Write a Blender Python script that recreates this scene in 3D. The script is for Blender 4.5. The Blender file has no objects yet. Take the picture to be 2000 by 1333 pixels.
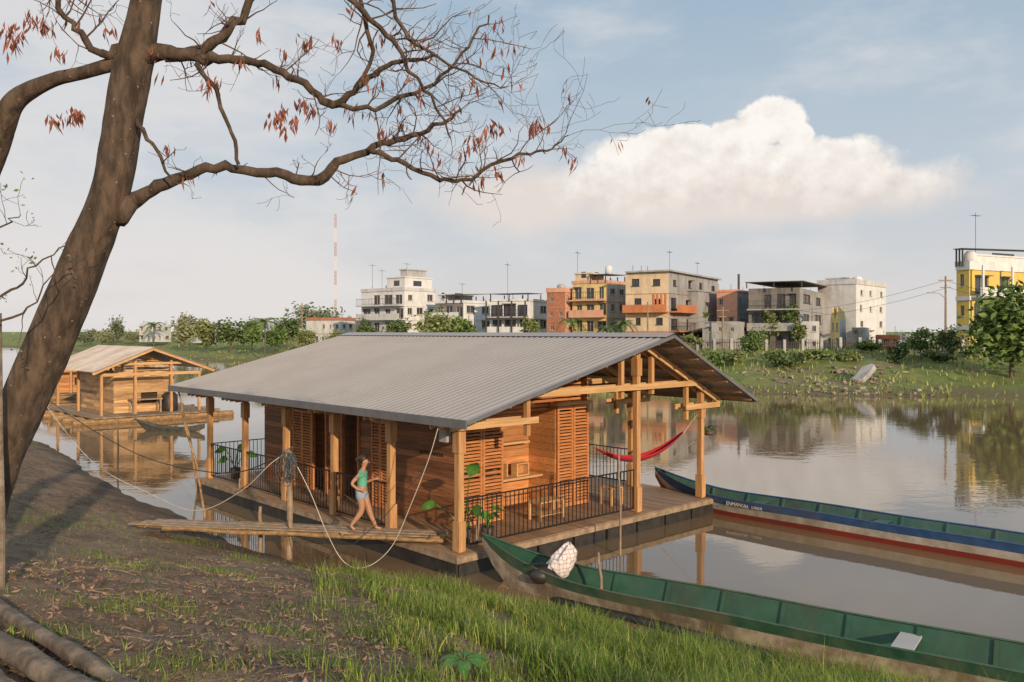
import bpy, math, random
import numpy as np
from mathutils import Vector, Matrix
random.seed(7); rng=np.random.default_rng(7)
F=1672.; H=4.57; HY=648.
scene=bpy.context.scene; COL=scene.collection
scene.view_settings.view_transform='Standard'
try: scene.view_settings.look='None'
except Exception: pass
def at(px,py,Y): return Vector(((px-1000)/F*Y, Y, H-(py-HY)/F*Y))
def onz(px,py,z):
    Y=(H-z)*F/(py-HY); return Vector(((px-1000)/F*Y,Y,z))
# ---------------------------------------------------------------- terrain function
NS=np.array([(-400,330),(-60,75),(-32,48),(-20.3,36),(-11,24.5),(-7.95,21.1),(-5.57,17.9),(-3.96,16.5),(-1.88,15.4),(0,14.4),(1.5,13.1),(3.4,11.5),(5.6,9.9),(9,7.5),(30,-8),(600,-300)],float)
FS=np.array([(-900,1150),(-300,430),(-150,250),(-87,182),(-36,117),(-10,85),(4,72),(14,62),(34.6,57.9),(60,52),(120,30),(900,-200)],float)
def pdist(x,y,P):
    d=np.full(x.shape,1e9)
    for (x0,y0),(x1,y1) in zip(P[:-1],P[1:]):
        dx,dy=x1-x0,y1-y0; t=np.clip(((x-x0)*dx+(y-y0)*dy)/(dx*dx+dy*dy),0,1)
        d=np.minimum(d,np.hypot(x-x0-t*dx,y-y0-t*dy))
    return d
def ndist(x,y):
    x=np.asarray(x,float);y=np.asarray(y,float)
    return np.where(y<np.interp(x,NS[:,0],NS[:,1]),1,-1)*pdist(x,y,NS)
def fdist(x,y):
    x=np.asarray(x,float);y=np.asarray(y,float)
    return np.where(y>np.interp(x,FS[:,0],FS[:,1]),1,-1)*pdist(x,y,FS)
def wob(x,y):
    return (np.sin(x*1.3+y*.7)*np.sin(y*1.1-x*.4+1)+.6*np.sin(x*2.9+1.7*y+2)*np.sin(y*2.3-x*1.9)+.35*np.sin(x*6.1-y*3.3)*np.sin(y*5.7+x*2.2)+.2*np.sin(x*11.3+y*7)*np.sin(y*12.1-x*8))
def height(x,y):
    x=np.asarray(x,float);y=np.asarray(y,float)
    dn=ndist(x,y)+.22*np.sin(x*.6+y*.15+1)+.12*np.sin(x*1.9+y*1.1)*np.sin(y*.8-x*.3)+.05*np.sin(5*x+3.1*y)*np.sin(3.7*y-2*x); df=fdist(x,y)+.7*np.sin(x*.35)+.4*np.sin(x*.9+y*.3)
    a=np.clip(dn,0,200); hn=np.where(dn>0,np.minimum(.29*a,2.3+.08*(a-7.9)),np.maximum(.3*dn,-1.2)); hn=np.minimum(hn,3.0)
    hn=hn+np.where(dn>0,np.clip(dn/1.5,0,1)*.06*wob(x,y),0)
    t=np.clip(df/22,0,1); hf=np.where(df>0,2.4*(t*t*(3-2*t))+.12*np.clip(df/3,0,1),np.maximum(.3*df,-1.2))
    hf=hf+np.where(df>0,np.clip(df/4,0,1)*np.clip((40-df)/20,0,1)*.22*wob(x*.33,y*.33),0)
    return np.where(df>-3,hf,np.where(dn>-5,hn,-1.2))
def gz(x,y): return float(height(np.array([x]),np.array([y]))[0])
def ground_at(px,py,Y0=3.,Y1=60.):
    Ys=np.linspace(Y0,Y1,3000); X=(px-1000)/F*Ys; Z=H-(py-HY)/F*Ys
    i=int(np.argmax(Z<height(X,Ys))); return Vector((X[i],Ys[i],Z[i]))
# ---------------------------------------------------------------- mesh builder
class MB:
    def __init__(s): s.v=[]; s.f=[]
    def face(s,*p):
        n=len(s.v); s.v+= [tuple(q) for q in p]; s.f.append(tuple(range(n,n+len(p))))
    def box(s,a,b,M=None):
        x0,y0,z0=a;x1,y1,z1=b
        vs=[(x0,y0,z0),(x1,y0,z0),(x1,y1,z0),(x0,y1,z0),(x0,y0,z1),(x1,y0,z1),(x1,y1,z1),(x0,y1,z1)]
        if M is not None: vs=[tuple(M@Vector(q)) for q in vs]
        n=len(s.v); s.v+=vs
        s.f+=[(n,n+3,n+2,n+1),(n+4,n+5,n+6,n+7),(n,n+1,n+5,n+4),(n+1,n+2,n+6,n+5),(n+2,n+3,n+7,n+6),(n+3,n,n+4,n+7)]
        return s
    def bar(s,p,q,w,h,up=(0,0,1)):
        p=Vector(p);q=Vector(q);d=q-p;L=d.length;d.normalize();up=Vector(up)
        if abs(d.dot(up))>.98: up=Vector((0,1,0))
        sx=d.cross(up).normalized(); uz=sx.cross(d).normalized()
        M=Matrix(((d.x,sx.x,uz.x,p.x),(d.y,sx.y,uz.y,p.y),(d.z,sx.z,uz.z,p.z),(0,0,0,1)))
        return s.box((0,-w/2,-h/2),(L,w/2,h/2),M)
    def tube(s,pts,r,n=6,cap=True):
        pts=[Vector(p) for p in pts]
        if not hasattr(r,'__len__'): r=[r]*len(pts)
        base=len(s.v); ref=None
        for i,p in enumerate(pts):
            d=(pts[min(i+1,len(pts)-1)]-pts[max(i-1,0)])
            if d.length<1e-6: d=Vector((0,0,1))
            d.normalize()
            if ref is None: ref=d.orthogonal().normalized()
            ref=(ref-d*ref.dot(d)); ref=ref.normalized() if ref.length>1e-5 else d.orthogonal().normalized()
            b=d.cross(ref)
            for k in range(n):
                a=2*math.pi*k/n; s.v.append(tuple(p+(ref*math.cos(a)+b*math.sin(a))*r[i]))
        for i in range(len(pts)-1):
            for k in range(n):
                a=base+i*n+k;b2=base+i*n+(k+1)%n; s.f.append((a,b2,b2+n,a+n))
        if cap:
            s.f.append(tuple(base+k for k in range(n))[::-1]); m=base+(len(pts)-1)*n; s.f.append(tuple(m+k for k in range(n)))
        return s
    def lathe(s,c,prof,n=16):
        base=len(s.v)
        for r,z in prof:
            for k in range(n):
                a=2*math.pi*k/n; s.v.append((c[0]+r*math.cos(a),c[1]+r*math.sin(a),c[2]+z))
        for i in range(len(prof)-1):
            for k in range(n):
                a=base+i*n+k;b=base+i*n+(k+1)%n; s.f.append((a,b,b+n,a+n))
        return s
    def ell(s,c,r,n=12,m=8,M=None):
        base=len(s.v)
        for i in range(m+1):
            t=math.pi*i/m
            for k in range(n):
                a=2*math.pi*k/n; q=Vector((r[0]*math.sin(t)*math.cos(a),r[1]*math.sin(t)*math.sin(a),r[2]*math.cos(t)))
                if M is not None: q=M@q
                s.v.append((c[0]+q[0],c[1]+q[1],c[2]+q[2]))
        for i in range(m):
            for k in range(n):
                a=base+i*n+k;b=base+i*n+(k+1)%n; s.f.append((a,a+n,b+n,b))
        return s
    def build(s,name,mat,parent=None,smooth=False,label=None):
        me=bpy.data.meshes.new(name)
        me.from_pydata(s.v,[],s.f); me.update()
        if smooth: me.polygons.foreach_set('use_smooth',[True]*len(me.polygons))
        me.materials.append(mat)
        o=bpy.data.objects.new(name,me); COL.objects.link(o)
        if parent is not None: o.parent=parent
        if label: o['label']=label
        return o
def npmesh(name,V,Fc,mat,parent=None):
    me=bpy.data.meshes.new(name); me.from_pydata(V.tolist() if hasattr(V,'tolist') else V,[],Fc); me.update(); me.materials.append(mat)
    o=bpy.data.objects.new(name,me); COL.objects.link(o)
    if parent is not None: o.parent=parent
    return o
def tag(o,label=None,cat=None,group=None,kind=None):
    if label: o['label']=label
    if cat: o['category']=cat
    if group: o['group']=group
    if kind: o['kind']=kind
    return o
def thing(name,label,cat,loc=(0,0,0),rz=0,group=None):
    o=bpy.data.objects.new(name,None); COL.objects.link(o); o.location=loc; o.rotation_euler=(0,0,rz); o.empty_display_size=.2
    return tag(o,label,cat,group)
def smoothpath(pts,k=4):
    P=[np.array(p,float) for p in pts]; out=[]
    for i in range(len(P)-1):
        p0=P[max(i-1,0)];p1=P[i];p2=P[i+1];p3=P[min(i+2,len(P)-1)]
        for j in range(k):
            t=j/k; out.append(.5*((2*p1)+(-p0+p2)*t+(2*p0-5*p1+4*p2-p3)*t*t+(-p0+3*p1-3*p2+p3)*t**3))
    out.append(P[-1]); return out
# ---------------------------------------------------------------- materials
def newmat(name):
    m=bpy.data.materials.new(name); m.use_nodes=True; nt=m.node_tree; nt.nodes.clear()
    out=nt.nodes.new('ShaderNodeOutputMaterial'); b=nt.nodes.new('ShaderNodeBsdfPrincipled'); nt.links.new(b.outputs[0],out.inputs[0])
    return m,nt,b
def mixc(nt,fac,a,b,mode='MIX'):
    n=nt.nodes.new('ShaderNodeMix'); n.data_type='RGBA'; n.blend_type=mode; n.clamp_result=False
    for s,v in ((0,fac),(6,a),(7,b)):
        if isinstance(v,bpy.types.NodeSocket): nt.links.new(v,n.inputs[s])
        elif s==0: n.inputs[0].default_value=v
        else: n.inputs[s].default_value=(*v,1)
    return n.outputs[2]
def mth(nt,op,a,b=None,c=None,clamp=False):
    n=nt.nodes.new('ShaderNodeMath'); n.operation=op; n.use_clamp=clamp
    for i,v in enumerate((a,b,c)):
        if v is None: continue
        if isinstance(v,bpy.types.NodeSocket): nt.links.new(v,n.inputs[i])
        else: n.inputs[i].default_value=v
    return n.outputs[0]
def noisen(nt,vec,scale,detail=6,rough=.55,stretch=(1,1,1)):
    mp=nt.nodes.new('ShaderNodeMapping'); mp.inputs['Scale'].default_value=stretch; nt.links.new(vec,mp.inputs[0])
    n=nt.nodes.new('ShaderNodeTexNoise'); n.inputs['Scale'].default_value=scale; n.inputs['Detail'].default_value=detail; n.inputs['Roughness'].default_value=rough
    nt.links.new(mp.outputs[0],n.inputs['Vector']); return n.outputs[0]
def ramp(nt,v,lo,hi): 
    n=nt.nodes.new('ShaderNodeMapRange'); n.inputs[1].default_value=lo; n.inputs[2].default_value=hi; n.interpolation_type='SMOOTHSTEP'; nt.links.new(v,n.inputs[0]); return n.outputs[0]
def bumpn(nt,b,h,strength=.3,dist=.02):
    n=nt.nodes.new('ShaderNodeBump'); n.inputs['Strength'].default_value=strength; n.inputs['Distance'].default_value=dist; nt.links.new(h,n.inputs['Height']); nt.links.new(n.outputs[0],b.inputs['Normal'])
def M_(name,c1,c2=None,rough=.75,metal=0,scale=4,stretch=(1,1,1),island=0.,bump=.2,bd=.01,grime=0.,gcol=(.05,.045,.04),speck=None,trans=0,det=3,lo=.3,hi=.7):
    m,nt,b=newmat(name); tc=nt.nodes.new('ShaderNodeTexCoord'); vec=tc.outputs['Object']
    if c2 is None: c2=tuple(x*.72 for x in c1)
    n=noisen(nt,vec,scale,det,.6,stretch); col=mixc(nt,ramp(nt,n,lo,hi),c1,c2)
    if grime:
        g=noisen(nt,vec,.9,5,.7,(1,1,.22)); g2=noisen(nt,vec,.35,2,.6)
        gg=mth(nt,'MULTIPLY',ramp(nt,mth(nt,'ADD',mth(nt,'MULTIPLY',g,.65),mth(nt,'MULTIPLY',g2,.35)),.44,.66),grime)
        col=mixc(nt,gg,col,gcol)
    if speck:
        s=noisen(nt,vec,speck[1],2,.5); col=mixc(nt,ramp(nt,s,speck[2],speck[2]+.05),col,speck[0])
    if island:
        ge=nt.nodes.new('ShaderNodeNewGeometry'); r=ge.outputs['Random Per Island']
        f=mth(nt,'ADD',mth(nt,'MULTIPLY',r,2*island),1-island)
        cc=nt.nodes.new('ShaderNodeCombineColor'); 
        for i in range(3): nt.links.new(f,cc.inputs[i])
        col=mixc(nt,1.,col,cc.outputs[0],'MULTIPLY')
    nt.links.new(col,b.inputs['Base Color']); b.inputs['Roughness'].default_value=rough; b.inputs['Metallic'].default_value=metal
    if bump: bumpn(nt,b,n,bump,bd)
    if trans:
        t=nt.nodes.new('ShaderNodeBsdfTranslucent'); nt.links.new(col,t.inputs[0]); ms=nt.nodes.new('ShaderNodeMixShader'); ms.inputs[0].default_value=trans
        out=[x for x in nt.nodes if x.type=='OUTPUT_MATERIAL'][0]
        nt.links.new(b.outputs[0],ms.inputs[1]); nt.links.new(t.outputs[0],ms.inputs[2]); nt.links.new(ms.outputs[0],out.inputs[0])
    return m
W=dict()
W['post']=M_('post_wood',(.58,.34,.15),(.40,.20,.08),.6,scale=5,stretch=(3,3,.25),island=.12)
W['beamx']=M_('beam_wood',(.62,.40,.2),(.46,.27,.12),.6,scale=5,stretch=(.3,3,3),island=.18)
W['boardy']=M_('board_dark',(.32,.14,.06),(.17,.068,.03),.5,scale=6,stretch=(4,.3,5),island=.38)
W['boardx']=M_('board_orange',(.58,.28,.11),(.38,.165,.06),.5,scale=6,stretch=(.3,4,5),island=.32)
W['slat']=M_('shutter_wood',(.58,.25,.09),(.40,.155,.055),.5,scale=6,stretch=(.5,3,4),island=.2)
W['deck']=M_('deck_wood',(.4,.26,.15),(.26,.165,.1),.6,scale=5,stretch=(3,.3,3),island=.22)
W['grey']=M_('weathered_wood',(.36,.265,.18),(.2,.15,.105),.8,scale=6,stretch=(1,1,1),island=.25,bump=.5)
W['log']=M_('old_log_wood',(.30,.24,.18),(.11,.085,.065),.9,scale=7,stretch=(1,1,1),bump=1.,bd=.03,grime=.6,gcol=(.05,.04,.03),det=6)
W['bamboo']=M_('bamboo',(.38,.24,.11),(.2,.12,.055),.55,scale=7,island=.25)
W['metalroof']=M_('roof_metal',(.395,.365,.34),(.36,.33,.305),.42,.2,scale=.7,bump=.0)
W['trim']=M_('trim_metal',(.22,.22,.23),(.18,.18,.19),.4,.4,bump=0)
W['black']=M_('black_metal',(.02,.02,.022),(.03,.028,.028),.45,.3,bump=0)
W['tar']=M_('black_pontoon',(.02,.02,.022),(.045,.04,.035),.5,0,bump=.3)
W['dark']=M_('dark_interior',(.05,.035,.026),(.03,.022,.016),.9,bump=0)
W['white']=M_('white_rope',(.66,.63,.57),(.5,.47,.42),.8,bump=0)
W['cable']=M_('dark_cable',(.025,.03,.035),(.04,.045,.05),.6,bump=0)
W['bluerope']=M_('blue_rope',(.045,.09,.13),(.11,.12,.12),.8,scale=30,bump=.5)
W['leafbig']=M_('broad_leaf',(.06,.18,.03),(.11,.27,.05),.4,scale=8,island=.2,trans=.25,bump=0)
W['pot']=M_('pot_dark',(.06,.05,.045),(.1,.07,.05),.6)
W['bark']=M_('bark',(.125,.088,.062),(.04,.028,.02),.95,scale=13,stretch=(1,1,.3),bump=.8,bd=.035,speck=((.24,.22,.18),26,.7),det=6,lo=.3,hi=.68)
W['twig']=M_('twig_bark',(.13,.08,.055),(.06,.04,.03),.85,scale=20,island=.2,bump=0)
W['pod']=M_('dry_leaf',(.38,.13,.075),(.2,.07,.04),.7,scale=9,island=.4,trans=.3,bump=0)
W['litter']=M_('litter_leaf',(.34,.21,.145),(.17,.105,.07),.8,scale=9,island=.55,bump=0)
W['grassn']=M_('grass_near',(.24,.32,.05),(.13,.22,.03),.5,scale=1.2,island=.45,trans=.35,bump=0)
W['grassd']=M_('grass_dry',(.38,.34,.13),(.24,.25,.07),.6,scale=1.2,island=.4,bump=0)
W['grassf']=M_('grass_far',(.2,.27,.055),(.28,.29,.09),.7,scale=.2,island=.4,bump=0)
W['fol1']=M_('foliage_dark',(.07,.115,.035),(.11,.16,.05),.7,scale=.6,island=.5,bump=0)
W['fol2']=M_('foliage_olive',(.15,.185,.06),(.2,.24,.08),.7,scale=.6,island=.45,bump=0)
W['fol3']=M_('foliage_mid',(.09,.155,.035),(.15,.225,.055),.7,scale=.6,island=.45,bump=0)
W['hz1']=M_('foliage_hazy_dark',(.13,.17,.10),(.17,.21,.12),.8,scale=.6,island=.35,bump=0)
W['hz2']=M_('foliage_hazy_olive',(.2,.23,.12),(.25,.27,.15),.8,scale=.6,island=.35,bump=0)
W['trunkf']=M_('far_trunk',(.14,.11,.09),None,.9,bump=0)
def plaster(n,c,g=.5,gc=(.09,.08,.07)): return M_(n,c,tuple(x*.86 for x in c),.85,scale=1.3,grime=g,gcol=gc,bump=.1)
PL=dict(white=plaster('plaster_white',(.74,.75,.77),.3,(.33,.32,.31)),white2=plaster('plaster_offwhite',(.62,.63,.64),.5,(.24,.23,.225)),cream=plaster('plaster_cream',(.74,.58,.4),.35,(.26,.21,.17)),peach=plaster('plaster_peach',(.7,.38,.27),.4,(.25,.18,.14)),
 yellow=plaster('plaster_yellow',(.74,.58,.27),.35,(.28,.22,.15)),byellow=plaster('bright_yellow',(.7,.53,.14),.25,(.42,.32,.14)),orange=plaster('plaster_orange',(.6,.22,.09),.3),grey=plaster('plaster_grey',(.38,.38,.38),.7,(.12,.115,.11)),dark=plaster('plaster_dark',(.22,.21,.2),.75,(.06,.055,.05)),
 brick=M_('brick_wall',(.48,.2,.12),(.36,.15,.095),.9,scale=3,grime=.35,bump=.2),slab=plaster('concrete_slab',(.45,.45,.45),.55,(.17,.165,.16)),rubble=M_('rubble_mix',(.3,.25,.2),(.2,.16,.13),.9,scale=2,island=.5))
W['pane']=M_('window_glass',(.03,.035,.045),(.07,.07,.08),.12,scale=.8,bump=0)
W['frame']=M_('window_frame_paint',(.45,.43,.41),None,.6,bump=0)
W['fframe']=M_('dark_frame',(.07,.065,.06),None,.6,bump=0)
W['rust']=M_('rusty_sheet',(.22,.17,.14),(.13,.1,.09),.7,.2,scale=2)
# ---------------------------------------------------------------- world
SUNAZ=math.atan2(.42,-.9); SUNEL=math.radians(16)
w=bpy.data.worlds.new('World'); scene.world=w; w.use_nodes=True; nt=w.node_tree; nt.nodes.clear()
wo=nt.nodes.new('ShaderNodeOutputWorld'); bg=nt.nodes.new('ShaderNodeBackground'); nt.links.new(bg.outputs[0],wo.inputs[0]); bg.inputs[1].default_value=.1
sky=nt.nodes.new('ShaderNodeTexSky'); sky.sky_type='NISHITA'; sky.sun_disc=False; sky.sun_elevation=SUNEL; sky.sun_rotation=SUNAZ; sky.air_density=1; sky.dust_density=2.
tc=nt.nodes.new('ShaderNodeTexCoord'); sp=nt.nodes.new('ShaderNodeSeparateXYZ'); nt.links.new(tc.outputs['Generated'],sp.inputs[0])
az=mth(nt,'ARCTAN2',sp.outputs[0],sp.outputs[1]); el=mth(nt,'ARCSINE',sp.outputs[2])
def vec3(a,b,c=0):
    n=nt.nodes.new('ShaderNodeCombineXYZ')
    for i,v in enumerate((a,b,c)):
        if isinstance(v,bpy.types.NodeSocket): nt.links.new(v,n.inputs[i])
        else: n.inputs[i].default_value=v
    return n.outputs[0]
base=mixc(nt,.82,sky.outputs[0],(3.45,4.9,6.3))
ela=mth(nt,'ABSOLUTE',el)
hz=ramp(nt,ela,.50,.0)
base=mixc(nt,mth(nt,'MULTIPLY',hz,.86),base,(6.3,6.65,7.0))
hz2=ramp(nt,ela,.17,.0); base=mixc(nt,mth(nt,'MULTIPLY',hz2,.75),base,(7.2,6.7,6.35))
lf=ramp(nt,az,.15,-.5)
wn=noisen(nt,vec3(az,mth(nt,'MULTIPLY',el,2.6)),3.2,5,.6)
wm=mth(nt,'MULTIPLY',ramp(nt,mth(nt,'ADD',wn,mth(nt,'MULTIPLY',lf,.22)),.45,.78),.72)
base=mixc(nt,wm,base,(8.1,7.7,7.5))
def ae(px,py):
    a=math.atan((px-1000)/F); return a, math.atan((HY-py)/math.hypot(F,px-1000))
def ellf(cx,cy,rx,ry,k=1.):
    a,e=ae(cx,cy); a2,e2=ae(cx+rx,cy-ry)
    dx=mth(nt,'DIVIDE',mth(nt,'SUBTRACT',az,a),abs(a2-a)*k); dy=mth(nt,'DIVIDE',mth(nt,'SUBTRACT',el,e),abs(e2-e)*k)
    return mth(nt,'SUBTRACT',1.,mth(nt,'SQRT',mth(nt,'ADD',mth(nt,'MULTIPLY',dx,dx),mth(nt,'MULTIPLY',dy,dy))))
v2=vec3(az,el); n1=noisen(nt,v2,24,7,.6); n1b=noisen(nt,vec3(mth(nt,'ADD',az,-.009),mth(nt,'ADD',el,.013)),24,5,.6); nbig=noisen(nt,v2,6,3,.55)
soft=mth(nt,'MULTIPLY',ramp(nt,mth(nt,'ADD',mth(nt,'MAXIMUM',ellf(1420,395,580,120),ellf(1010,395,230,95)),mth(nt,'MULTIPLY',mth(nt,'SUBTRACT',nbig,.5),.9)),-.05,.7),.9)
base=mixc(nt,soft,base,(8.0,7.15,6.65))
field=None
for (cx,cy,rx,ry) in [(1500,240,72,50),(1440,266,56,40),(1552,266,36,30),(1300,318,165,72),(1230,310,75,52),(1560,335,230,78),(1745,365,140,62),(1640,318,110,46),(1440,365,440,80),(1345,276,60,36),(1240,370,170,70),(1600,385,270,70)]:
    d=ellf(cx,cy,rx,ry,1.1); field=d if field is None else mth(nt,'MAXIMUM',field,d)
fn=mth(nt,'ADD',mth(nt,'MULTIPLY',field,1.25),mth(nt,'ADD',mth(nt,'MULTIPLY',mth(nt,'SUBTRACT',n1,.5),1.0),mth(nt,'MULTIPLY',mth(nt,'SUBTRACT',nbig,.5),.5)))
eb=ae(1500,440)[1]; et=ae(1500,240)[1]
up=ramp(nt,el,eb,et); up2=ramp(nt,el,ae(1500,400)[1],ae(1500,300)[1]); side=ramp(nt,az,ae(1060,300)[0],ae(1260,300)[0]); side2=ramp(nt,az,ae(1880,300)[0],ae(1640,300)[0])
wid=mth(nt,'ADD',.17,mth(nt,'MULTIPLY',mth(nt,'SUBTRACT',1.,mth(nt,'MULTIPLY',mth(nt,'MULTIPLY',up2,side),side2)),.5))
cm=mth(nt,'DIVIDE',fn,wid,clamp=True)
cm=mth(nt,'MULTIPLY',cm,ramp(nt,el,ae(1500,475)[1],ae(1500,345)[1]))
rel=mth(nt,'MULTIPLY',mth(nt,'SUBTRACT',n1,n1b),1.9)
sh=mth(nt,'ADD',mth(nt,'ADD',mth(nt,'MULTIPLY',up,.8),.12),rel,clamp=True)
sh=mth(nt,'ADD',sh,mth(nt,'MULTIPLY',mth(nt,'SUBTRACT',nbig,.5),.9),clamp=True)
ccol=mixc(nt,sh,(7.7,6.85,6.35),(10.2,9.7,9.0))
base=mixc(nt,mth(nt,'MULTIPLY',cm,.94),base,ccol)
nt.links.new(base,bg.inputs[0])
sl=bpy.data.lights.new('sun','SUN'); sl.energy=4.0; sl.angle=math.radians(.6); sl.color=(1,.75,.5)
so=bpy.data.objects.new('sun',sl); COL.objects.link(so)
sd=Vector((math.sin(SUNAZ)*math.cos(SUNEL),math.cos(SUNAZ)*math.cos(SUNEL),math.sin(SUNEL)))
so.rotation_euler=sd.to_track_quat('Z','Y').to_euler(); so.location=(0,-20,20)
cam=bpy.data.cameras.new('camera'); cam.lens=36*F/2000; cam.sensor_width=36; cam.shift_y=-(666.5-HY)/2000; cam.clip_end=6000; cam.clip_start=.1
co=bpy.data.objects.new('camera',cam); COL.objects.link(co); co.location=(0,0,H); co.rotation_euler=(math.pi/2,0,0); scene.camera=co
# ---------------------------------------------------------------- ground + water
def geo(a,b,r=1.12,s0=2.):
    o=[];x=a;s=s0
    while x<b: x+=s; s*=r; o.append(x)
    return np.array(o)
xs=np.concatenate([-geo(26,3500,1.05,1.5)[::-1],np.arange(-26,-13,.15),np.arange(-13,8,.11),np.arange(8,12,.25),np.arange(12,60,1.),60+geo(0,3500,1.15,2)])
ys=np.concatenate([-geo(2,200,1.3,1)[::-1],np.arange(-2,3,.5),np.arange(3,32,.11),np.arange(32,45,.3),np.arange(45,130,1.),130+geo(0,4500,1.1,2)])
X,Y=np.meshgrid(xs,ys); Z=height(X,Y); nx=len(xs);ny=len(ys)
V=np.stack([X.ravel(),Y.ravel(),Z.ravel()],1); idx=np.arange(nx*ny).reshape(ny,nx)
Fc=np.stack([idx[:-1,:-1].ravel(),idx[:-1,1:].ravel(),idx[1:,1:].ravel(),idx[1:,:-1].ravel()],1).tolist()
m,nt,b=newmat('ground_soil'); ge=nt.nodes.new('ShaderNodeNewGeometry'); pos=ge.outputs['Position']; s3=nt.nodes.new('ShaderNodeSeparateXYZ'); nt.links.new(pos,s3.inputs[0])
na=noisen(nt,pos,.8,5,.65); nb=noisen(nt,pos,5,7,.72); nc=noisen(nt,pos,30,3,.6)
soil=mixc(nt,ramp(nt,nb,.35,.65),(.30,.2,.13),(.13,.085,.055)); soil=mixc(nt,mth(nt,'MULTIPLY',ramp(nt,na,.45,.62),.65),soil,(.38,.28,.19)); soil=mixc(nt,mth(nt,'MULTIPLY',ramp(nt,nc,.55,.7),.5),soil,(.42,.32,.23))
soil=mixc(nt,mth(nt,'MULTIPLY',ramp(nt,nc,.42,.3),.6),soil,(.075,.05,.035))
gm=mth(nt,'MULTIPLY',ramp(nt,mth(nt,'ADD',mth(nt,'MULTIPLY',na,.6),mth(nt,'MULTIPLY',nb,.4)),.52,.6),.45); soil=mixc(nt,gm,soil,(.13,.14,.05))
wet=ramp(nt,mth(nt,'ADD',s3.outputs[2],mth(nt,'MULTIPLY',mth(nt,'SUBTRACT',na,.5),.5)),.38,.02); soil=mixc(nt,mth(nt,'MULTIPLY',wet,.75),soil,(.07,.048,.032))
nf=noisen(nt,pos,.22,5,.65); nf2=noisen(nt,pos,1.5,5,.6)
far=mixc(nt,ramp(nt,nf2,.3,.7),(.16,.22,.05),(.25,.28,.085)); far=mixc(nt,mth(nt,'MULTIPLY',ramp(nt,nf,.54,.62),.6),far,(.25,.19,.13))
far=mixc(nt,mth(nt,'MULTIPLY',ramp(nt,s3.outputs[2],.6,.1),.7),far,(.16,.11,.07))
col=mixc(nt,ramp(nt,s3.outputs[1],42,48),soil,far); nt.links.new(col,b.inputs['Base Color']); b.inputs['Roughness'].default_value=.9
bumpn(nt,b,mth(nt,'ADD',nb,mth(nt,'MULTIPLY',nc,.5)),1.,.16)
g=npmesh('ground',V,Fc,m); tag(g,kind='structure'); g.data.polygons.foreach_set('use_smooth',[True]*len(g.data.polygons))
m,nt,b=newmat('river_water'); ge=nt.nodes.new('ShaderNodeNewGeometry'); pos=ge.outputs['Position']
b.inputs['Base Color'].default_value=(.2,.14,.078,1); b.inputs['Roughness'].default_value=.03; b.inputs['IOR'].default_value=1.65
wv=noisen(nt,pos,1.1,3,.55,(1,1.6,1)); wv2=noisen(nt,pos,.1,3,.5); wv3=noisen(nt,pos,5,2,.5,(1,1.4,1))
hh=mth(nt,'ADD',mth(nt,'MULTIPLY',wv,mth(nt,'ADD',.15,mth(nt,'MULTIPLY',ramp(nt,wv2,.4,.65),.8))),mth(nt,'MULTIPLY',wv3,.08))
bumpn(nt,b,hh,.28,.025)
mb=MB(); mb.face((-3500,-300,0),(3500,-300,0),(3500,4500,0),(-3500,4500,0)); tag(mb.build('water',m),kind='structure')
# ---------------------------------------------------------------- foliage helpers
def blades(name,P,hh,ww,mat,lean=.5,parent=None):
    n=len(P); a=rng.uniform(0,2*np.pi,n); ld=np.stack([np.cos(a),np.sin(a),np.zeros(n)],1); a2=a+np.pi/2+rng.normal(0,.4,n); wd=np.stack([np.cos(a2),np.sin(a2),np.zeros(n)],1)
    ln=rng.uniform(.1,1,n)*lean; V=np.zeros((n,7,3)); 
    for k,(t,wf) in enumerate([(0,1),(.4,.85),(.75,.5)]):
        c=P+ld*(hh*ln*t*t)[:,None]+np.array([0,0,1])*(hh*(t-.25*ln*t*t))[:,None]
        V[:,2*k]=c-wd*(ww*wf/2)[:,None]; V[:,2*k+1]=c+wd*(ww*wf/2)[:,None]
    V[:,6]=P+ld*(hh*ln)[:,None]+np.array([0,0,1])*(hh*(1-.3*ln))[:,None]
    Fc=[]
    for i in range(n):
        b=i*7; Fc+=[(b,b+1,b+3,b+2),(b+2,b+3,b+5,b+4),(b+4,b+5,b+6)]
    return npmesh(name,V.reshape(-1,3),Fc,mat,parent)
def leafquads(C,size,up=.3):
    n=len(C); a=rng.normal(size=(n,3)); a[:,2]*=.6; a/=np.linalg.norm(a,axis=1)[:,None]; b=rng.normal(size=(n,3)); b-=a*(a*b).sum(1)[:,None]; b/=np.linalg.norm(b,axis=1)[:,None]
    s=size*rng.uniform(.6,1.3,n)[:,None]
    V=np.stack([C-a*s,C-b*s*.5,C+a*s,C+b*s*.5],1).reshape(-1,3); Fc=np.arange(4*n).reshape(n,4).tolist(); return V,Fc
def crownpts(n,c,r,clumps=14):
    c=np.array(c);r=np.array(r); d=rng.normal(size=(clumps,3)); d/=np.linalg.norm(d,axis=1)[:,None]; d*=rng.uniform(.3,.82,clumps)[:,None]
    k=rng.integers(0,clumps,n); q=d[k]+rng.normal(size=(n,3))*.19*rng.uniform(.7,1.3,clumps)[k][:,None]; return c+q*r
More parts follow.
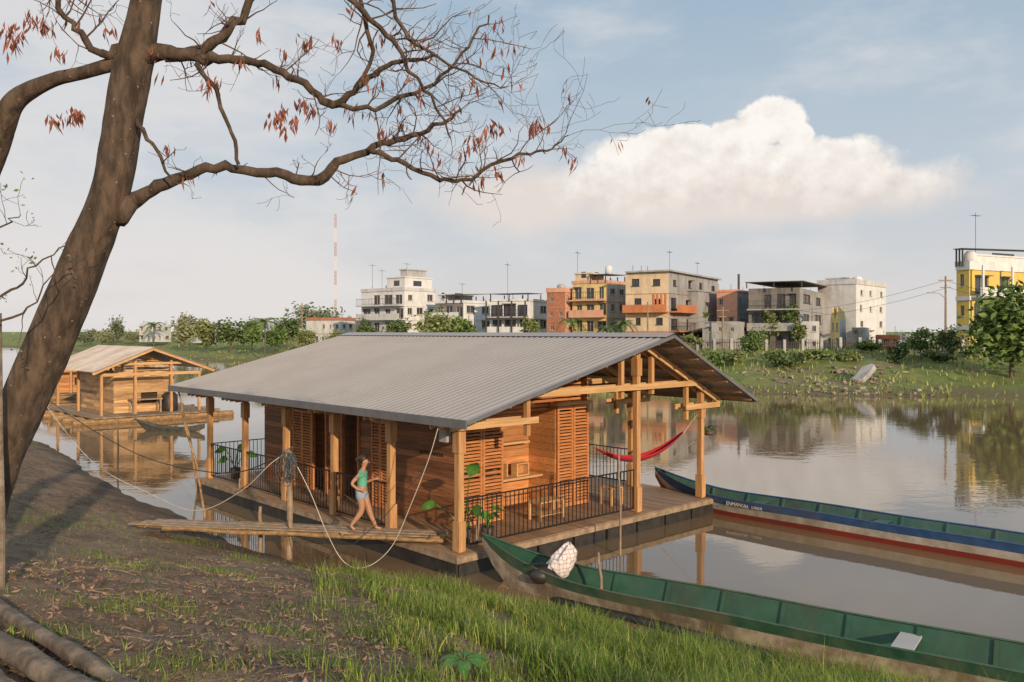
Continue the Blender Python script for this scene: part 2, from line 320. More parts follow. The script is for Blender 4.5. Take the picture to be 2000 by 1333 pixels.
def ftree(name,px,yt,yb,wpx,Yd,mat,label,n=900,group='trees along the far bank',trunk=True,ls=1.):
    c=at(px,yb,Yd); zb=gz(c.x,c.y); zt=at(px,yt,Yd).z; hgt=max(zt-zb,.8); ww=wpx/F*Yd/2*1.1
    t=thing(name,label,'shrub' if not trunk else 'tree',(c.x,c.y,zb),0,group)
    lo=.18 if trunk else 0.05
    cz=hgt*(lo+(1-lo)/2); V,Fc=leafquads(crownpts(n,(0,0,cz),(ww,ww*.8,hgt*(1-lo)/2*1.1),max(10,int(n/60))),max(.16,hgt*.062)*(900/n)**.35*ls)
    V[:,2]=np.maximum(V[:,2],.02); npmesh('crown',V,Fc,mat,t)
    if trunk:
        mb=MB(); mb.tube([(0,0,-.2),(.05*hgt*.3,0,hgt*.35),(0,.05,hgt*.7)],[hgt*.03,hgt*.02,hgt*.008],6)
        for k in range(4):
            a=k*1.6+random.random(); mb.tube([(0,0,hgt*.3),(ww*.5*math.cos(a),ww*.4*math.sin(a),hgt*.65)],[hgt*.015,hgt*.005],5)
        mb.build('trunk',W['trunkf'],t)
    return t
def palm(px,yt,yb,Yd,label,nf=16,group='palms on the far bank'):
    c=at(px,yb,Yd); zb=gz(c.x,c.y); h=at(px,yt,Yd).z-zb; t=thing('palm_tree',label,'palm tree',(c.x,c.y,zb),0,group)
    MB().tube([(0,0,-.2),(.1,0,h*.4),(0,.05,h*.75)],[.16,.13,.11],7).build('trunk',W['trunkf'],t)
    mb=MB()
    for k in range(nf):
        a=k*2.4; L=h*.32+.5; el=random.uniform(.1,1.1); pts=[]
        for j in range(6):
            s=j/5; pts.append(Vector((math.cos(a)*L*s,math.sin(a)*L*s,h*.75+math.sin(el)*L*s*1.1-L*.9*s*s)))
        sd_=Vector((-math.sin(a),math.cos(a),0))
        for j in range(5):
            for q in range(3):
                p=pts[j].lerp(pts[j+1],q/3); 
                for sg in (-1,1):
                    e=p+sd_*sg*L*.22*(1-abs(j/5-.4))+Vector((math.cos(a),math.sin(a),-.5))*L*.1
                    mb.face(p,p+(pts[j+1]-pts[j])*.3,e)
    mb.build('crown',W['fol3'],t)
# ---------------------------------------------------------------- buildings
def facegrid(mb,face,Wd,Hh,holes,rev=.22):
    def P(s,z,d): return (d,s,z) if face=='L' else (s,d,z)
    ss=sorted({0,Wd}|{h[0] for h in holes}|{h[1] for h in holes}); zz=sorted({0,Hh}|{h[2] for h in holes}|{h[3] for h in holes})
    for i in range(len(ss)-1):
        for j in range(len(zz)-1):
            cs=(ss[i]+ss[i+1])/2;cz=(zz[j]+zz[j+1])/2
            if any(h[0]<cs<h[1] and h[2]<cz<h[3] for h in holes): continue
            mb.face(P(ss[i],zz[j],0),P(ss[i+1],zz[j],0),P(ss[i+1],zz[j+1],0),P(ss[i],zz[j+1],0))
    if rev:
        for a,b_,c,d in holes:
            mb.face(P(a,c,0),P(b_,c,0),P(b_,c,rev),P(a,c,rev)); mb.face(P(a,d,0),P(b_,d,0),P(b_,d,rev),P(a,d,rev))
            mb.face(P(a,c,0),P(a,d,0),P(a,d,rev),P(a,c,rev)); mb.face(P(b_,c,0),P(b_,d,0),P(b_,d,rev),P(b_,c,rev))
def fbox(mb,face,s0,s1,z0,z1,d0,d1):
    if face=='L': mb.box((d0,s0,z0),(d1,s1,z1))
    else: mb.box((s0,d0,z0),(s1,d1,z1))
rb=random.Random(21)
def bld(name,label,xl,xc,xr,yt,Yc,th,wm,fl,lc,rc,bal=(),roofp=.0,wf='frame',winr=(.5,.5),band=None,low=None,ext=None,group=None,blank=(),rightm=None):
    th=math.radians(th); cx=at(xc,0,Yc).x
    rd=(math.sin(th),math.cos(th)); ld=(-math.cos(th),math.sin(th))
    kl=(xl-1000)/F; kr=(xr-1000)/F
    L=(kl*Yc-cx)/(ld[0]-kl*ld[1]); R=(kr*Yc-cx)/(rd[0]-kr*rd[1]); L=abs(L);R=abs(R)
    zb=2.25; h=at(0,yt,Yc).z-zb; t=thing(name,label,'building',(cx,Yc,zb),math.atan2(rd[1],rd[0]),group)
    fh=h/fl; holes={'L':[],'R':[]}
    for face,Wd,nc in (('L',L,lc),('R',R,rc)):
        for k in range(fl):
            for c in range(nc):
                if (face,k,c) in blank or rb.random()<.1: continue
                cw=Wd/nc; w_=cw*winr[0]*rb.uniform(.65,1.15); s0=c*cw+(cw-w_)*rb.uniform(.35,.65); hh_=fh*winr[1]*rb.uniform(.8,1.05)
                isb=(face,k) in bal
                z0=k*fh+(fh*.06 if isb else fh*.32); z1=k*fh+fh*.32+hh_
                if isb: s0=max(c*cw+.08,s0-cw*.1); w_=min(w_*1.3,(c+1)*cw-.08-s0)
                holes[face].append((s0,s0+w_,z0,min(z1,k*fh+fh*.86)))
    mb=MB(); facegrid(mb,'L',L,h,holes['L'])
    m2=MB() if rightm else mb
    facegrid(m2,'R',R,h,holes['R'])
    if rightm: m2.build('side_wall',rightm,t)
    mb.face((R,0,0),(R,L,0),(R,L,h),(R,0,h)); mb.face((0,L,0),(R,L,0),(R,L,h),(0,L,h)); mb.face((0,0,h),(R,0,h),(R,L,h),(0,L,h))
    mb.build('wall',wm,t)
    for face in 'LR':
        for (a,b_,c,d) in holes[face]:
            f=MB(); q=.06
            fbox(f,face,a,b_,c,c+q,.1,.17); fbox(f,face,a,b_,d-q,d,.1,.17); fbox(f,face,a,a+q,c+q,d-q,.1,.17); fbox(f,face,b_-q,b_,c+q,d-q,.1,.17); mm=(a+b_)/2; fbox(f,face,mm-.03,mm+.03,c+q,d-q,.11,.165)
            fbox(f,face,a-.05,b_+.05,c-.1,c-.003,-.08,.0-.003)
            fo=f.build('window',W[wf],t); p=MB(); fbox(p,face,a,b_,c,d,.18,.2); p.build('pane',W['pane'],fo)
            if rb.random()<.25:
                f=MB(); fbox(f,face,a-.05,b_+.05,d+.02,d+.1,-.5,-.003); f.build('awning',W['rust'],t)
    for face,k in bal:
        Wd=L if face=='L' else R; z=k*fh; f=MB(); fbox(f,face,.05,Wd-.05,z-.18,z-.003,-1.2,-.003)
        if (k+len(label))%2: 
            fbox(f,face,.05,Wd-.05,z-.003,z+.8,-1.2,-1.08)
        f.build('balcony',band or wm,t)
        r=MB(); n=int(Wd/.35)
        if not (k+len(label))%2:
            for i in range(n+1): s=.08+(Wd-.16)*i/n; fbox(r,face,s-.015,s+.015,z,z+.95,-1.17,-1.14)
            fbox(r,face,.05,Wd-.05,z+.95,z+1.0,-1.19,-1.12); r.build('railing',W['fframe'],t)
    f=MB()
    if roofp>0:
        f.box((-.12,-.12,h+.003),(R+.1,.12,h+roofp)); f.box((-.12,.12,h+.003),(.12,L+.1,h+roofp)); f.box((.12,L-.15,h+.003),(R+.1,L+.1,h+roofp)); f.box((R-.1,.12,h+.003),(R+.1,L-.15,h+roofp))
        f.build('parapet',band or wm,t)
    if band:
        for k in range(1,fl):
            f=MB(); fbox(f,'L',-.1,L,k*fh-.24,k*fh-.2+.003,-.08,-.003); fbox(f,'R',0,R,k*fh-.24,k*fh-.2+.003,-.08,-.003); f.build('cornice',band,t)
    if low:
        f=MB(); facegrid(f,'L',L,fh*.98,[q for q in holes['L'] if q[3]<fh],.0); o=f.build('ground_floor_cladding',low,t); o.location=(-.02,0,0)
    f=MB()
    for k in range(rb.randint(3,6)):
        x=rb.choice((.2,R-.3));y=rb.uniform(.2,max(.4,L-.2))
        f.tube([(x,y,h),(x+rb.uniform(-.05,.05),y,h+rb.uniform(.5,1.1))],.03,4)
    f.build('rebar_stubs',W['fframe'],t)
    if ext: ext(t,R,L,h,fh)
    return t
def tank(t,x,y,z,r=.7,h=1.3,m=None):
    MB().lathe((x,y,z),[(0,0),(r,0),(r,h*.8),(r*.5,h),(0,h)],14).build('water_tank',m or PL['white'],t,True)
def antenna(t,x,y,z,h=3.):
    mb=MB(); mb.tube([(x,y,z),(x,y,z+h)],.022,4)
    mb.bar((x-.7,y,z+h*.93),(x+.7,y,z+h*.93),.025,.025)
    for k in range(5): mb.bar((x-.6+k*.3,y-.25,z+h*.93),(x-.6+k*.3,y+.25,z+h*.93),.02,.02)
    mb.build('antenna',W['fframe'],t)
def canopy(t,x0,x1,y0,y1,z,h=1.8,slope=.3,m=None):
    f=MB()
    for x in (x0+.2,x1-.2):
        for y in (y0+.2,(y0+y1)/2,y1-.2): f.box((x-.06,y-.06,z),(x+.06,y+.06,z+h))
    f.build('canopy_post',W['fframe'],t)
    f=MB(); f.face((x0,y0,z+h),(x1,y0,z+h+slope),(x1,y1,z+h+slope),(x0,y1,z+h)); f.face((x0,y0,z+h+.08),(x1,y0,z+h+slope+.08),(x1,y1,z+h+slope+.08),(x0,y1,z+h+.08)); f.face((x0,y0,z+h),(x1,y0,z+h+slope),(x1,y0,z+h+slope+.08),(x0,y0,z+h+.08)); f.face((x0,y0,z+h),(x0,y1,z+h),(x0,y1,z+h+.08),(x0,y0,z+h+.08))
    f.build('canopy_roof',m or W['rust'],t)
def subblock(t,x0,x1,y0,y1,z0,z1,m,name='rooftop_room',win=True):
    f=MB(); f.box((x0,y0,z0+.003),(x1,y1,z1)); f.box((x0-.15,y0-.15,z1+.003),(x1+.15,y1+.15,z1+.18)); o=f.build(name,m,t)
    if win:
        MB().box((x0-.03,y0+(y1-y0)*.3,z0+.8),(x0-.003,y0+(y1-y0)*.6,z0+1.6)).build('pane',W['pane'],o); MB().box((x0+(x1-x0)*.3,y0-.03,z0+.8),(x0+(x1-x0)*.6,y0-.003,z0+1.6)).build('pane',W['pane'],o)
def e1(t,R,L,h,fh):
    subblock(t,.5,R-.3,.4,L*.45,h,h+2.0,PL['white']); subblock(t,1.5,R-1,1,L*.25,h+2.2,h+3.2,PL['slab'],'stair_tower',False); tank(t,R*.5,L*.7,h); antenna(t,1,L*.85,h,4.5); antenna(t,R*.5,L*.3,h+2,2.5); antenna(t,.8,L*.6,h,3.5)
def e2(t,R,L,h,fh): canopy(t,-.4,R,0,L*.6,h,1.2); tank(t,R*.6,L*.8,h,.8); antenna(t,1,1,h,3); subblock(t,.5,R-.5,L*.65,L-.2,h,h+1.2,PL['white'])
def e3(t,R,L,h,fh):
    canopy(t,-.4,R*.7,0,L,h,1.,.1,W['fframe']); antenna(t,.6,L*.6,h,5.5)
    f=MB()
    for k in range(1,3): fbox(f,'L',0,L,k*fh-.4,k*fh-.1,-1.35,-1.2)
    for s in (0,L*.33,L*.66,L-.2): fbox(f,'L',s,s+.2,0,h,-1.45,-1.36)
    f.build('black_frame',W['fframe'],t)
def e4(t,R,L,h,fh): tank(t,R*.5,L*.5,h,.6,1.2,PL['slab'])
def e5(t,R,L,h,fh): canopy(t,-.3,R,0,L*.5,h,1.1,.2,W['fframe']); subblock(t,.3,R*.7,L*.5,L-.3,h,h+1.3,PL['cream']); tank(t,R*.6,L*.3,h+1.3,.5); antenna(t,.5,L*.9,h,4.5)
def e6(t,R,L,h,fh):
    f=MB(); f.box((-.5,-.5,h+.02),(R+.2,L*.98,h+.22)); f.build('roof',PL['slab'],t); antenna(t,R*.4,L*.5,h+.2,3.2); antenna(t,R*.8,L*.3,h+.2,2.2)
    subblock(t,R*.35,R,-1.4,-.01,fh*1.0,h*.78,PL['grey'],'side_balcony',False)
    V,Fc=leafquads(crownpts(250,(R*.5,-1.5,fh*1.9),(1.5,.3,.5),8),.16); npmesh('balcony_plants',V,Fc,W['fol3'],t)
    f=MB(); 
    for k in range(4): f.box((-.06-.01*k,L*.05+k*.5,fh*2.05),(-.01,L*.05+k*.5+.25,fh*2.9))
    f.build('louvre_panel',PL['orange'],t)
def e7(t,R,L,h,fh): MB().tube([(R*.6,L*.4,h),(R*.6,L*.4,h+2.6)],[.16,.16],8).build('chimney',W['fframe'],t)
def e8(t,R,L,h,fh):
    canopy(t,-1.2,R+.3,-.6,L+.2,h,.7,.25)
    V,Fc=leafquads(crownpts(700,(-.8,L*.55,h*.45),(.8,L*.25,1.6),12),.2); V[:,2]=np.clip(V[:,2],.05,99); npmesh('hanging_plants',V,Fc,W['fol2'],t)
    V,Fc=leafquads(crownpts(400,(-.8,L*.15,h*.6),(.7,L*.15,1.3),8),.2); npmesh('hanging_plants',V,Fc,W['fol3'],t)
def e9(t,R,L,h,fh): subblock(t,R*.2,R*.9,L*.35,L-.2,h,h+1.0,PL['white2'],win=False); tank(t,R*.3,L*.2,h,.6)
def e10(t,R,L,h,fh):
    f=MB()
    for k in range(2):
        a=k*L/2; bq=(k+1)*L/2; m_=(a+bq)/2
        f.face((-.02,a,h),(-.02,bq,h),(-.02,m_,h+1.5)); f.face((R,a,h),(R,bq,h),(R,m_,h+1.5)); f.face((-.02,a,h),(-.02,m_,h+1.5),(R,m_,h+1.5),(R,a,h)); f.face((-.02,bq,h),(-.02,m_,h+1.5),(R,m_,h+1.5),(R,bq,h))
    f.build('gable',PL['yellow'],t)
def e11(t,R,L,h,fh):
    canopy(t,-.5,R*.9,.3,L,h,1.7,.4,W['fframe']); subblock(t,1.5,R*.8,1,L*.7,h,h+1.2,PL['white']); tank(t,1.5,.9,h+.1,.6,1.5,PL['white']); antenna(t,2.5,1,h+1.5,4)
    for x in (.1,R*.28,R*.55): MB().box((x,-1.35,0),(x+.26,-1.21,h)).build('column',PL['white'],t)
    for z in (fh-.45,2*fh-.45,h-.35): MB().box((-.14,-.14,z),(R+.05,-.085,z+.42)).build('white_band',PL['white'],t); MB().box((-.14,-.08,z),(-.085,L,z+.42)).build('white_band',PL['white'],t)
bld('apartment_building','white apartment block with grey rooftop rooms and long balconies, furthest left of the big blocks',706,790,850,568,128,38,PL['white'],4,4,3,bal=(('L',1),('L',2),('L',3)),roofp=.5,winr=(.55,.48),band=PL['white2'],ext=e1,rightm=PL['white'])
bld('town_house','low white house with dark upper wall beside the white apartment block',850,905,962,592,124,35,PL['dark'],3,3,2,bal=(('L',2),),roofp=.4,band=PL['white'],ext=e2,rightm=PL['white'])
bld('town_house','white house with black framed balconies across the river',957,1035,1070,588,118,25,PL['white'],3,3,2,bal=(('L',1),('L',2)),winr=(.7,.5),roofp=.3,band=PL['white'],ext=e3,wf='fframe')
bld('town_house','narrow brick and peach tower house with small square windows',1068,1104,1124,571,114,30,PL['brick'],4,2,1,winr=(.4,.35),roofp=.6,band=PL['peach'],ext=e4,low=PL['peach'],rightm=PL['peach'])
bld('town_house','yellow and peach house with stacked terraces and dark roof canopy',1118,1186,1224,553,112,32,PL['yellow'],4,3,2,bal=(('L',1),('L',2),('L',3)),winr=(.5,.45),roofp=.4,band=PL['peach'],ext=e5,low=PL['peach'],rightm=PL['slab'])
bld('town_house','tall cream and orange house with dark windows under a flat roof',1222,1306,1402,531,105,30,PL['cream'],4,2,4,bal=(('R',1),('R',2),('L',2)),winr=(.34,.36),band=PL['orange'],ext=e6,low=PL['orange'],wf='fframe',rightm=PL['grey'])
bld('town_house','small peach house with thin black chimney on its roof',1400,1440,1470,570,112,30,PL['peach'],3,2,2,winr=(.35,.35),roofp=.3,ext=e7,rightm=PL['slab'])
bld('town_house','dark weathered house with rusty roof canopy and hanging plants',1462,1562,1608,562,104,28,PL['dark'],3,4,2,bal=(('L',1),('L',2)),winr=(.6,.45),band=PL['grey'],ext=e8,wf='fframe',rightm=PL['grey'])
bld('apartment_building','tall white cube block with a column of small windows at right',1597,1672,1730,555,118,40,PL['white2'],4,1,3,winr=(.3,.4),roofp=.7,ext=e9,blank=(('L',3,0),('L',2,0)),rightm=PL['white'])
bld('town_house','small pale yellow house with two pointed gables before the white block',1622,1640,1652,625,100,30,PL['yellow'],2,2,1,winr=(.35,.5),ext=e10,rightm=PL['white2'])
bld('town_house','bright yellow house with white columns and a roof terrace at right edge',1868,1893,2090,520,84,62,PL['byellow'],3,1,4,bal=(('R',1),('R',2)),winr=(.36,.42),roofp=.5,band=PL['white'],ext=e11)
bld('low_building','low raw concrete block building behind the river fence',1372,1440,1506,628,98,20,PL['grey'],2,3,3,winr=(.3,.3),rightm=PL['slab'])
bld('low_building','low shop with orange wall behind the fence, left of the utility pole',1722,1758,1778,655,100,20,PL['orange'],1,2,1,winr=(.5,.5))
bld('low_building','low white walled house behind the small gabled house',1560,1600,1640,628,101,20,PL['white2'],2,2,2,winr=(.35,.4))
bld('low_building','low grey house with small windows between white block and its gabled neighbour',1664,1690,1716,640,99,24,PL['grey'],2,2,2,winr=(.35,.4),rightm=PL['white2'])
bld('low_building','low white house far left beyond the riverside trees',272,318,334,634,190,20,PL['white2'],2,4,1,winr=(.4,.4))
bld('low_building','long pale house with brown roof between trees left of the mast',598,665,706,626,150,20,PL['white2'],2,5,3,winr=(.4,.4),roofp=.5,band=PL['brick'])
bld('low_building','white house with low roof partly behind trees left of the palms',372,404,424,634,175,20,PL['white2'],2,3,2)
bld('low_building','small cream house just right of the mast base',690,712,735,632,145,20,PL['cream'],2,2,2)
bld('low_building','plain salmon house behind, between the white block and the dark walled house',835,868,892,605,150,30,PL['peach'],3,2,2,winr=(.35,.4),roofp=.3)
bld('low_building','plain white house behind, between dark walled and black framed houses',925,950,985,598,152,30,PL['white'],3,2,2,winr=(.35,.4),roofp=.3)
bld('low_building','plain brick house behind, left of the narrow brick tower',1030,1058,1085,602,150,30,PL['brick'],3,2,2,winr=(.35,.4))
bld('low_building','plain grey house behind, between terraced house and cream house',1195,1214,1236,575,146,30,PL['slab'],4,2,2,winr=(.35,.4))
bld('low_building','plain cream house behind the small peach house',1385,1425,1476,590,140,30,PL['cream'],3,2,2,winr=(.35,.4),roofp=.3)
bld('low_building','low pale building behind the lamp pole at right',1775,1815,1862,655,118,20,PL['white2'],1,3,2,winr=(.4,.4))
# mast, poles, fence
mp=at(655,640,175); mt=thing('radio_mast','tall thin red and white lattice radio mast','mast',(mp.x,mp.y,2.4))
zt=at(655,418,175).z-2.4; seg=9; q_=.2
matr=M_('mast_red',(.5,.28,.23),None,.6,bump=0)
for k in range(seg):
    f=MB(); z0=zt*k/seg;z1=zt*(k+1)/seg-.01
    for a in (0,2.09,4.19): f.tube([(q_*math.cos(a),q_*math.sin(a),z0),(q_*math.cos(a),q_*math.sin(a),z1)],.045,4)
    for j in range(4):
        for a,b2 in ((0,2.09),(2.09,4.19),(4.19,6.28)):
            za=z0+(z1-z0)*j/4; f.bar((q_*math.cos(a),q_*math.sin(a),za),(q_*math.cos(b2),q_*math.sin(b2),za+(z1-z0)/4),.03,.03)
    f.build('mast_section',PL['white'] if k%2 else matr,mt)
def upole(px,yt,Yd,label,lamp=False,r=.13):
    c=at(px,690,Yd); zb=gz(c.x,c.y); h=at(px,yt,Yd).z-zb; t=thing('utility_pole',label,'utility pole',(c.x,c.y,zb))
    MB().tube([(0,0,-.2),(0,0,h)],[r,r*.7],8).build('pole',W['grey'],t)
    MB().bar((-.7,0,h-.4),(.7,0,h-.4),.08,.1).build('crossarm',W['grey'],t); MB().bar((-.5,0,h-1.1),(.5,0,h-1.1),.08,.1).build('crossarm',W['grey'],t)
    if lamp:
        f=MB(); f.tube([(0,0,h-2.2),(-.6,0,h-1.7),(-1.3,0,h-1.6)],.04,5); f.box((-1.75,-.1,h-1.68),(-1.2,.1,h-1.56)); f.build('lamp_arm',PL['slab'],t)
    return (c.x,c.y,zb+h)
ups=[upole(1847,540,84,'tall utility pole with street lamp arm left of the yellow house',True),upole(1412,600,97,'utility pole in front of the peach house'),upole(1265,590,100,'utility pole before the cream and orange house'),upole(590,592,140,'utility pole among trees left of the radio mast'),upole(2060,530,80,'utility pole beyond the right edge by the yellow house')]
for k,(dz,i,j) in enumerate([(-.4,0,4),(-1.1,0,4),(-.4,0,1),(-1.1,0,1),(-.4,1,2),(-.9,1,2)]):
    a=Vector(ups[i]);b_=Vector(ups[j]); pts=[a.lerp(b_,t/12)+Vector((.3*(k%2),0,dz-1.2*math.sin(math.pi*t/12))) for t in range(13)]
    o=MB().tube(pts,.018,3).build('power_cable',W['cable']); tag(o,['upper cable running right from the lamp pole','lower cable running right from the lamp pole','long upper cable between lamp pole and peach house pole','long lower cable between lamp pole and peach house pole','upper cable between the two left street poles','lower cable between the two left street poles'][k],'cable')
fa=at(1330,690,90);fb=at(2010,690,76); n=90; ft=thing('river_fence','dark metal picket fence with pale posts along the far river road','fence',(fa.x,fa.y,2.3))
f=MB();dv=fb-fa
for k in range(n*2+1):
    p=Vector((dv.x,dv.y,0))*(k/(n*2)); z=gz(fa.x+p.x,fa.y+p.y)-2.3
    if k%10==0: MB().box((p.x-.13,p.y-.13,z-.2),(p.x+.13,p.y+.13,z+1.25)).build('fence_post',PL['slab'],ft)
    else: f.box((p.x-.025,p.y-.02,z+.1),(p.x+.025,p.y+.02,z+1.1))
f.bar((0,0,.35),(dv.x,dv.y,.35),.05,.05); f.bar((0,0,1.15),(dv.x,dv.y,1.15),.06,.06)
f.build('picket_panel',W['fframe'],ft)
# trees of the far side
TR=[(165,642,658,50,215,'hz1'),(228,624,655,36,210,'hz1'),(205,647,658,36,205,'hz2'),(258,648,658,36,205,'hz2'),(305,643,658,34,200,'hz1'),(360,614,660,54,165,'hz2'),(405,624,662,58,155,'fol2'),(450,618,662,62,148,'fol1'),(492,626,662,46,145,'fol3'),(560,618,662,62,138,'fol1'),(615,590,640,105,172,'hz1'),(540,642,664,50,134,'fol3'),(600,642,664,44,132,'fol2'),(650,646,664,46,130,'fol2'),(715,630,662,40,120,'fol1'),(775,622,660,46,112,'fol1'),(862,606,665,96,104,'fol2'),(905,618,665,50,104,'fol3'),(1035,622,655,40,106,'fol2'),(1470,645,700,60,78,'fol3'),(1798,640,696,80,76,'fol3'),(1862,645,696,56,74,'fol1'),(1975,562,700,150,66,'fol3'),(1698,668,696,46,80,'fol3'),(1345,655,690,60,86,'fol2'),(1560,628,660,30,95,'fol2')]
LT=['at its left end','with a small round crown','third from the left','fourth from the left','beside the low white house','tall, left of the palms','broad, beside the white house','dense, left of the palms','just left of the tall palm','tall, between palm and mast','with umbrella crown behind the mast','low, right of the tall palm','low, near the mast','low and wide below the mast','beside the small cream house']
for i,(px,yt,yb,wp,Yd,mm) in enumerate(TR):
    d={'fol1':'dark green','fol2':'pale olive','fol3':'fresh green','hz1':'hazy green','hz2':'hazy pale'}[mm]
    if px<750: lb='%s tree %s, far left tree line'%(d,LT[i])
    else: lb='%s tree %s'%(d,{775:'before the white apartment block',862:'wide and light, left of the black framed house',905:'beside the wide light one',1035:'before the black framed house',1470:'small and leafy on the far bank by the fence',1798:'spreading over the fence left of the lamp pole',1862:'close to the lamp pole',1975:'large and dense before the bright yellow house',1698:'low before the tall white cube block',1345:'low at the fence behind the roof gable',1560:'narrow beside the dark weathered house'}[px])
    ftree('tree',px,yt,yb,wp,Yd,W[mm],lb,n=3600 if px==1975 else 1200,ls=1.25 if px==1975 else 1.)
rq=random.Random(5)
for i in range(14):
    px=140+i*44+rq.uniform(-9,9); Yd=np.interp(px,[130,350,750],[235,190,150])+rq.uniform(-4,10)
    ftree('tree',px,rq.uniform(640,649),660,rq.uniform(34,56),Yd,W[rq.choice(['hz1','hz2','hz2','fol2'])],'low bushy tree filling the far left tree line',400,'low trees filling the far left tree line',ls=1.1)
palm(517,606,666,128,'tall palm in the far left tree line',22); palm(1115,612,650,100,'palm before the peach tower house',18); palm(1218,616,650,98,'palm before the cream and orange house',18); palm(300,620,660,185,'small palm beside the far low white house'); palm(1185,628,655,98,'short palm between two palms before the terraced house')
SL=['shrub at the fence left end right of the gable','shrub at the fence left of the small leafy tree','wide shrub by fence before the dark house','shrub by fence before the low white house','shrub by fence before the small gabled house','tall shrub by fence right of the white block','shrub by fence below the yellow house','dark low shrub between two wide ones by fence','low shrub by fence under the lamp pole','shrub at right edge below the large tree']
for i,(px,yt,wp) in enumerate([(1385,678,70),(1440,684,50),(1530,686,70),(1600,684,60),(1652,686,50),(1750,672,60),(1905,682,60),(1560,688,50),(1830,684,60),(1990,678,70)]):
    ftree('shrub',px,yt,700,wp,75-(i%3),W[['fol3','fol2','fol1'][i%3]],SL[i],600,'shrubs along the far fence',trunk=False)
# far grass
n=60000; P=np.stack([rng.uniform(-90,62,n),rng.uniform(52,190,n)],1); df=fdist(P[:,0],P[:,1]); nz=np.sin(P[:,0]*.5+P[:,1]*.3)+np.sin(P[:,0]*.23-P[:,1]*.4+2)+rng.normal(0,.6,n); k=(df>.4)&(df<30)&(nz>-.9)&((P[:,1]<90)|(rng.uniform(0,1,n)<.35)); P=P[k]; hz_=height(P[:,0],P[:,1])
gfar=blades('grass',np.stack([P[:,0],P[:,1],hz_-.02],1),rng.uniform(.2,.65,len(P))*np.where(P[:,1]>88,.5,.9),rng.uniform(.06,.14,len(P))*np.clip(P[:,1]/70,1,1.8),W['grassf'],.8); tag(gfar,kind='stuff',label='green grass on the far river bank',cat='grass')
mb=MB()
for i in range(260):
    px=random.choice([random.gauss(1600,60),random.gauss(1700,40),random.uniform(1420,1850)]); d=random.uniform(60,72); x=(px-1000)/F*d
    if fdist([x],[d])[0]<.5: continue
    s=random.uniform(.05,.24); z=gz(x,d); M=Matrix.Translation((x,d,z+s*.3))@Matrix.Rotation(random.random()*6,4,'Z')@Matrix.Rotation(random.uniform(-.8,.8),4,'X'); mb.box((-s,-s*.6,-s*.35),(s,s*.6,s*.35),M)
tag(mb.build('rubble',PL['rubble']),'broken concrete and brick rubble on far bank slope','rubble',kind='stuff')
c=at(1685,742,66); M=Matrix.Rotation(.5,4,'Z')@Matrix.Rotation(-.55,4,'Y'); mb=MB()
out=[(-1.3,-.4),(-.6,-.62),(.5,-.5),(1.25,-.3),(1.4,.05),(.9,.6),(-.3,.4),(-1.0,.5)]
lo_=[M@Vector((x,y,-.2)) for x,y in out]; hi_=[M@Vector((x*.97,y*.95,.16)) for x,y in out]; mb.face(*lo_[::-1]); mb.face(*hi_)
for i in range(8): j=(i+1)%8; mb.face(lo_[i],lo_[j],hi_[j],hi_[i])
o=mb.build('concrete_slab',PL['slab']); o.location=(c.x,c.y,gz(c.x,c.y)+.45); tag(o,'big pale broken concrete slab tilted on the far bank','slab')
# ---------------------------------------------------------------- floating houses
RZ=math.atan2(.681,.7325)
def boards(mb,axis,c,s0,s1,z0,z1,holes=(),bh=.15,th=.03,gap=.006,ztop=None):
    z=z0
    while z<z1-.02:
        ze=min(z+bh-gap,z1); cuts=[(s0,s1)]
        for (a,b_,c0,d0) in holes:
            if c0<(z+ze)/2<d0:
                nc=[]
                for (p,q) in cuts:
                    if b_<=p or a>=q: nc.append((p,q)); continue
                    if a>p: nc.append((p,a))
                    if b_<q: nc.append((b_,q))
                cuts=nc
        for (p,q) in cuts:
            x=p
            while x<q-.01:
                L=random.uniform(1.6,3.2); e=min(x+L,q); 
                if q-e<.4: e=q
                j=random.uniform(-.003,.003)
                if axis=='x': mb.box((c-th/2+j,x,z),(c+th/2+j,e-.004,ze))
                else: mb.box((x,c-th/2+j,z),(e-.004,c+th/2+j,ze))
                x=e
        z+=bh
def shutter(t,axis,c,s0,s1,z0,z1,m):
    f=MB(); q=.055
    def B(a,b_,za,zb,d0,d1):
        if axis=='y': f.box((a,c+d0,za),(b_,c+d1,zb))
        else: f.box((c+d0,a,za),(c+d1,b_,zb))
    B(s0,s0+q,z0,z1,-.025,.025); B(s1-q,s1,z0,z1,-.025,.025); B(s0+q,s1-q,z0,z0+.09,-.02,.02); B(s0+q,s1-q,z1-.08,z1,-.02,.02); B(s0+q,s1-q,(z0+z1)/2-.03,(z0+z1)/2+.03,-.02,.02)
    z=z0+.11
    while z<z1-.1:
        if abs(z+.02-(z0+z1)/2)>.05:
            if axis=='y': f.face((s0+q,c-.02,z),(s1-q,c-.02,z),(s1-q,c+.02,z+.045),(s0+q,c+.02,z+.045)); f.face((s0+q,c-.021,z),(s1-q,c-.021,z),(s1-q,c-.021,z+.03),(s0+q,c-.021,z+.03))
            else: f.face((c-.02,s0+q,z),(c-.02,s1-q,z),(c+.02,s1-q,z+.045),(c+.02,s0+q,z+.045)); f.face((c-.021,s0+q,z),(c-.021,s1-q,z),(c-.021,s1-q,z+.03),(c-.021,s0+q,z+.03))
        z+=.075
    f.build('shutter',m,t)
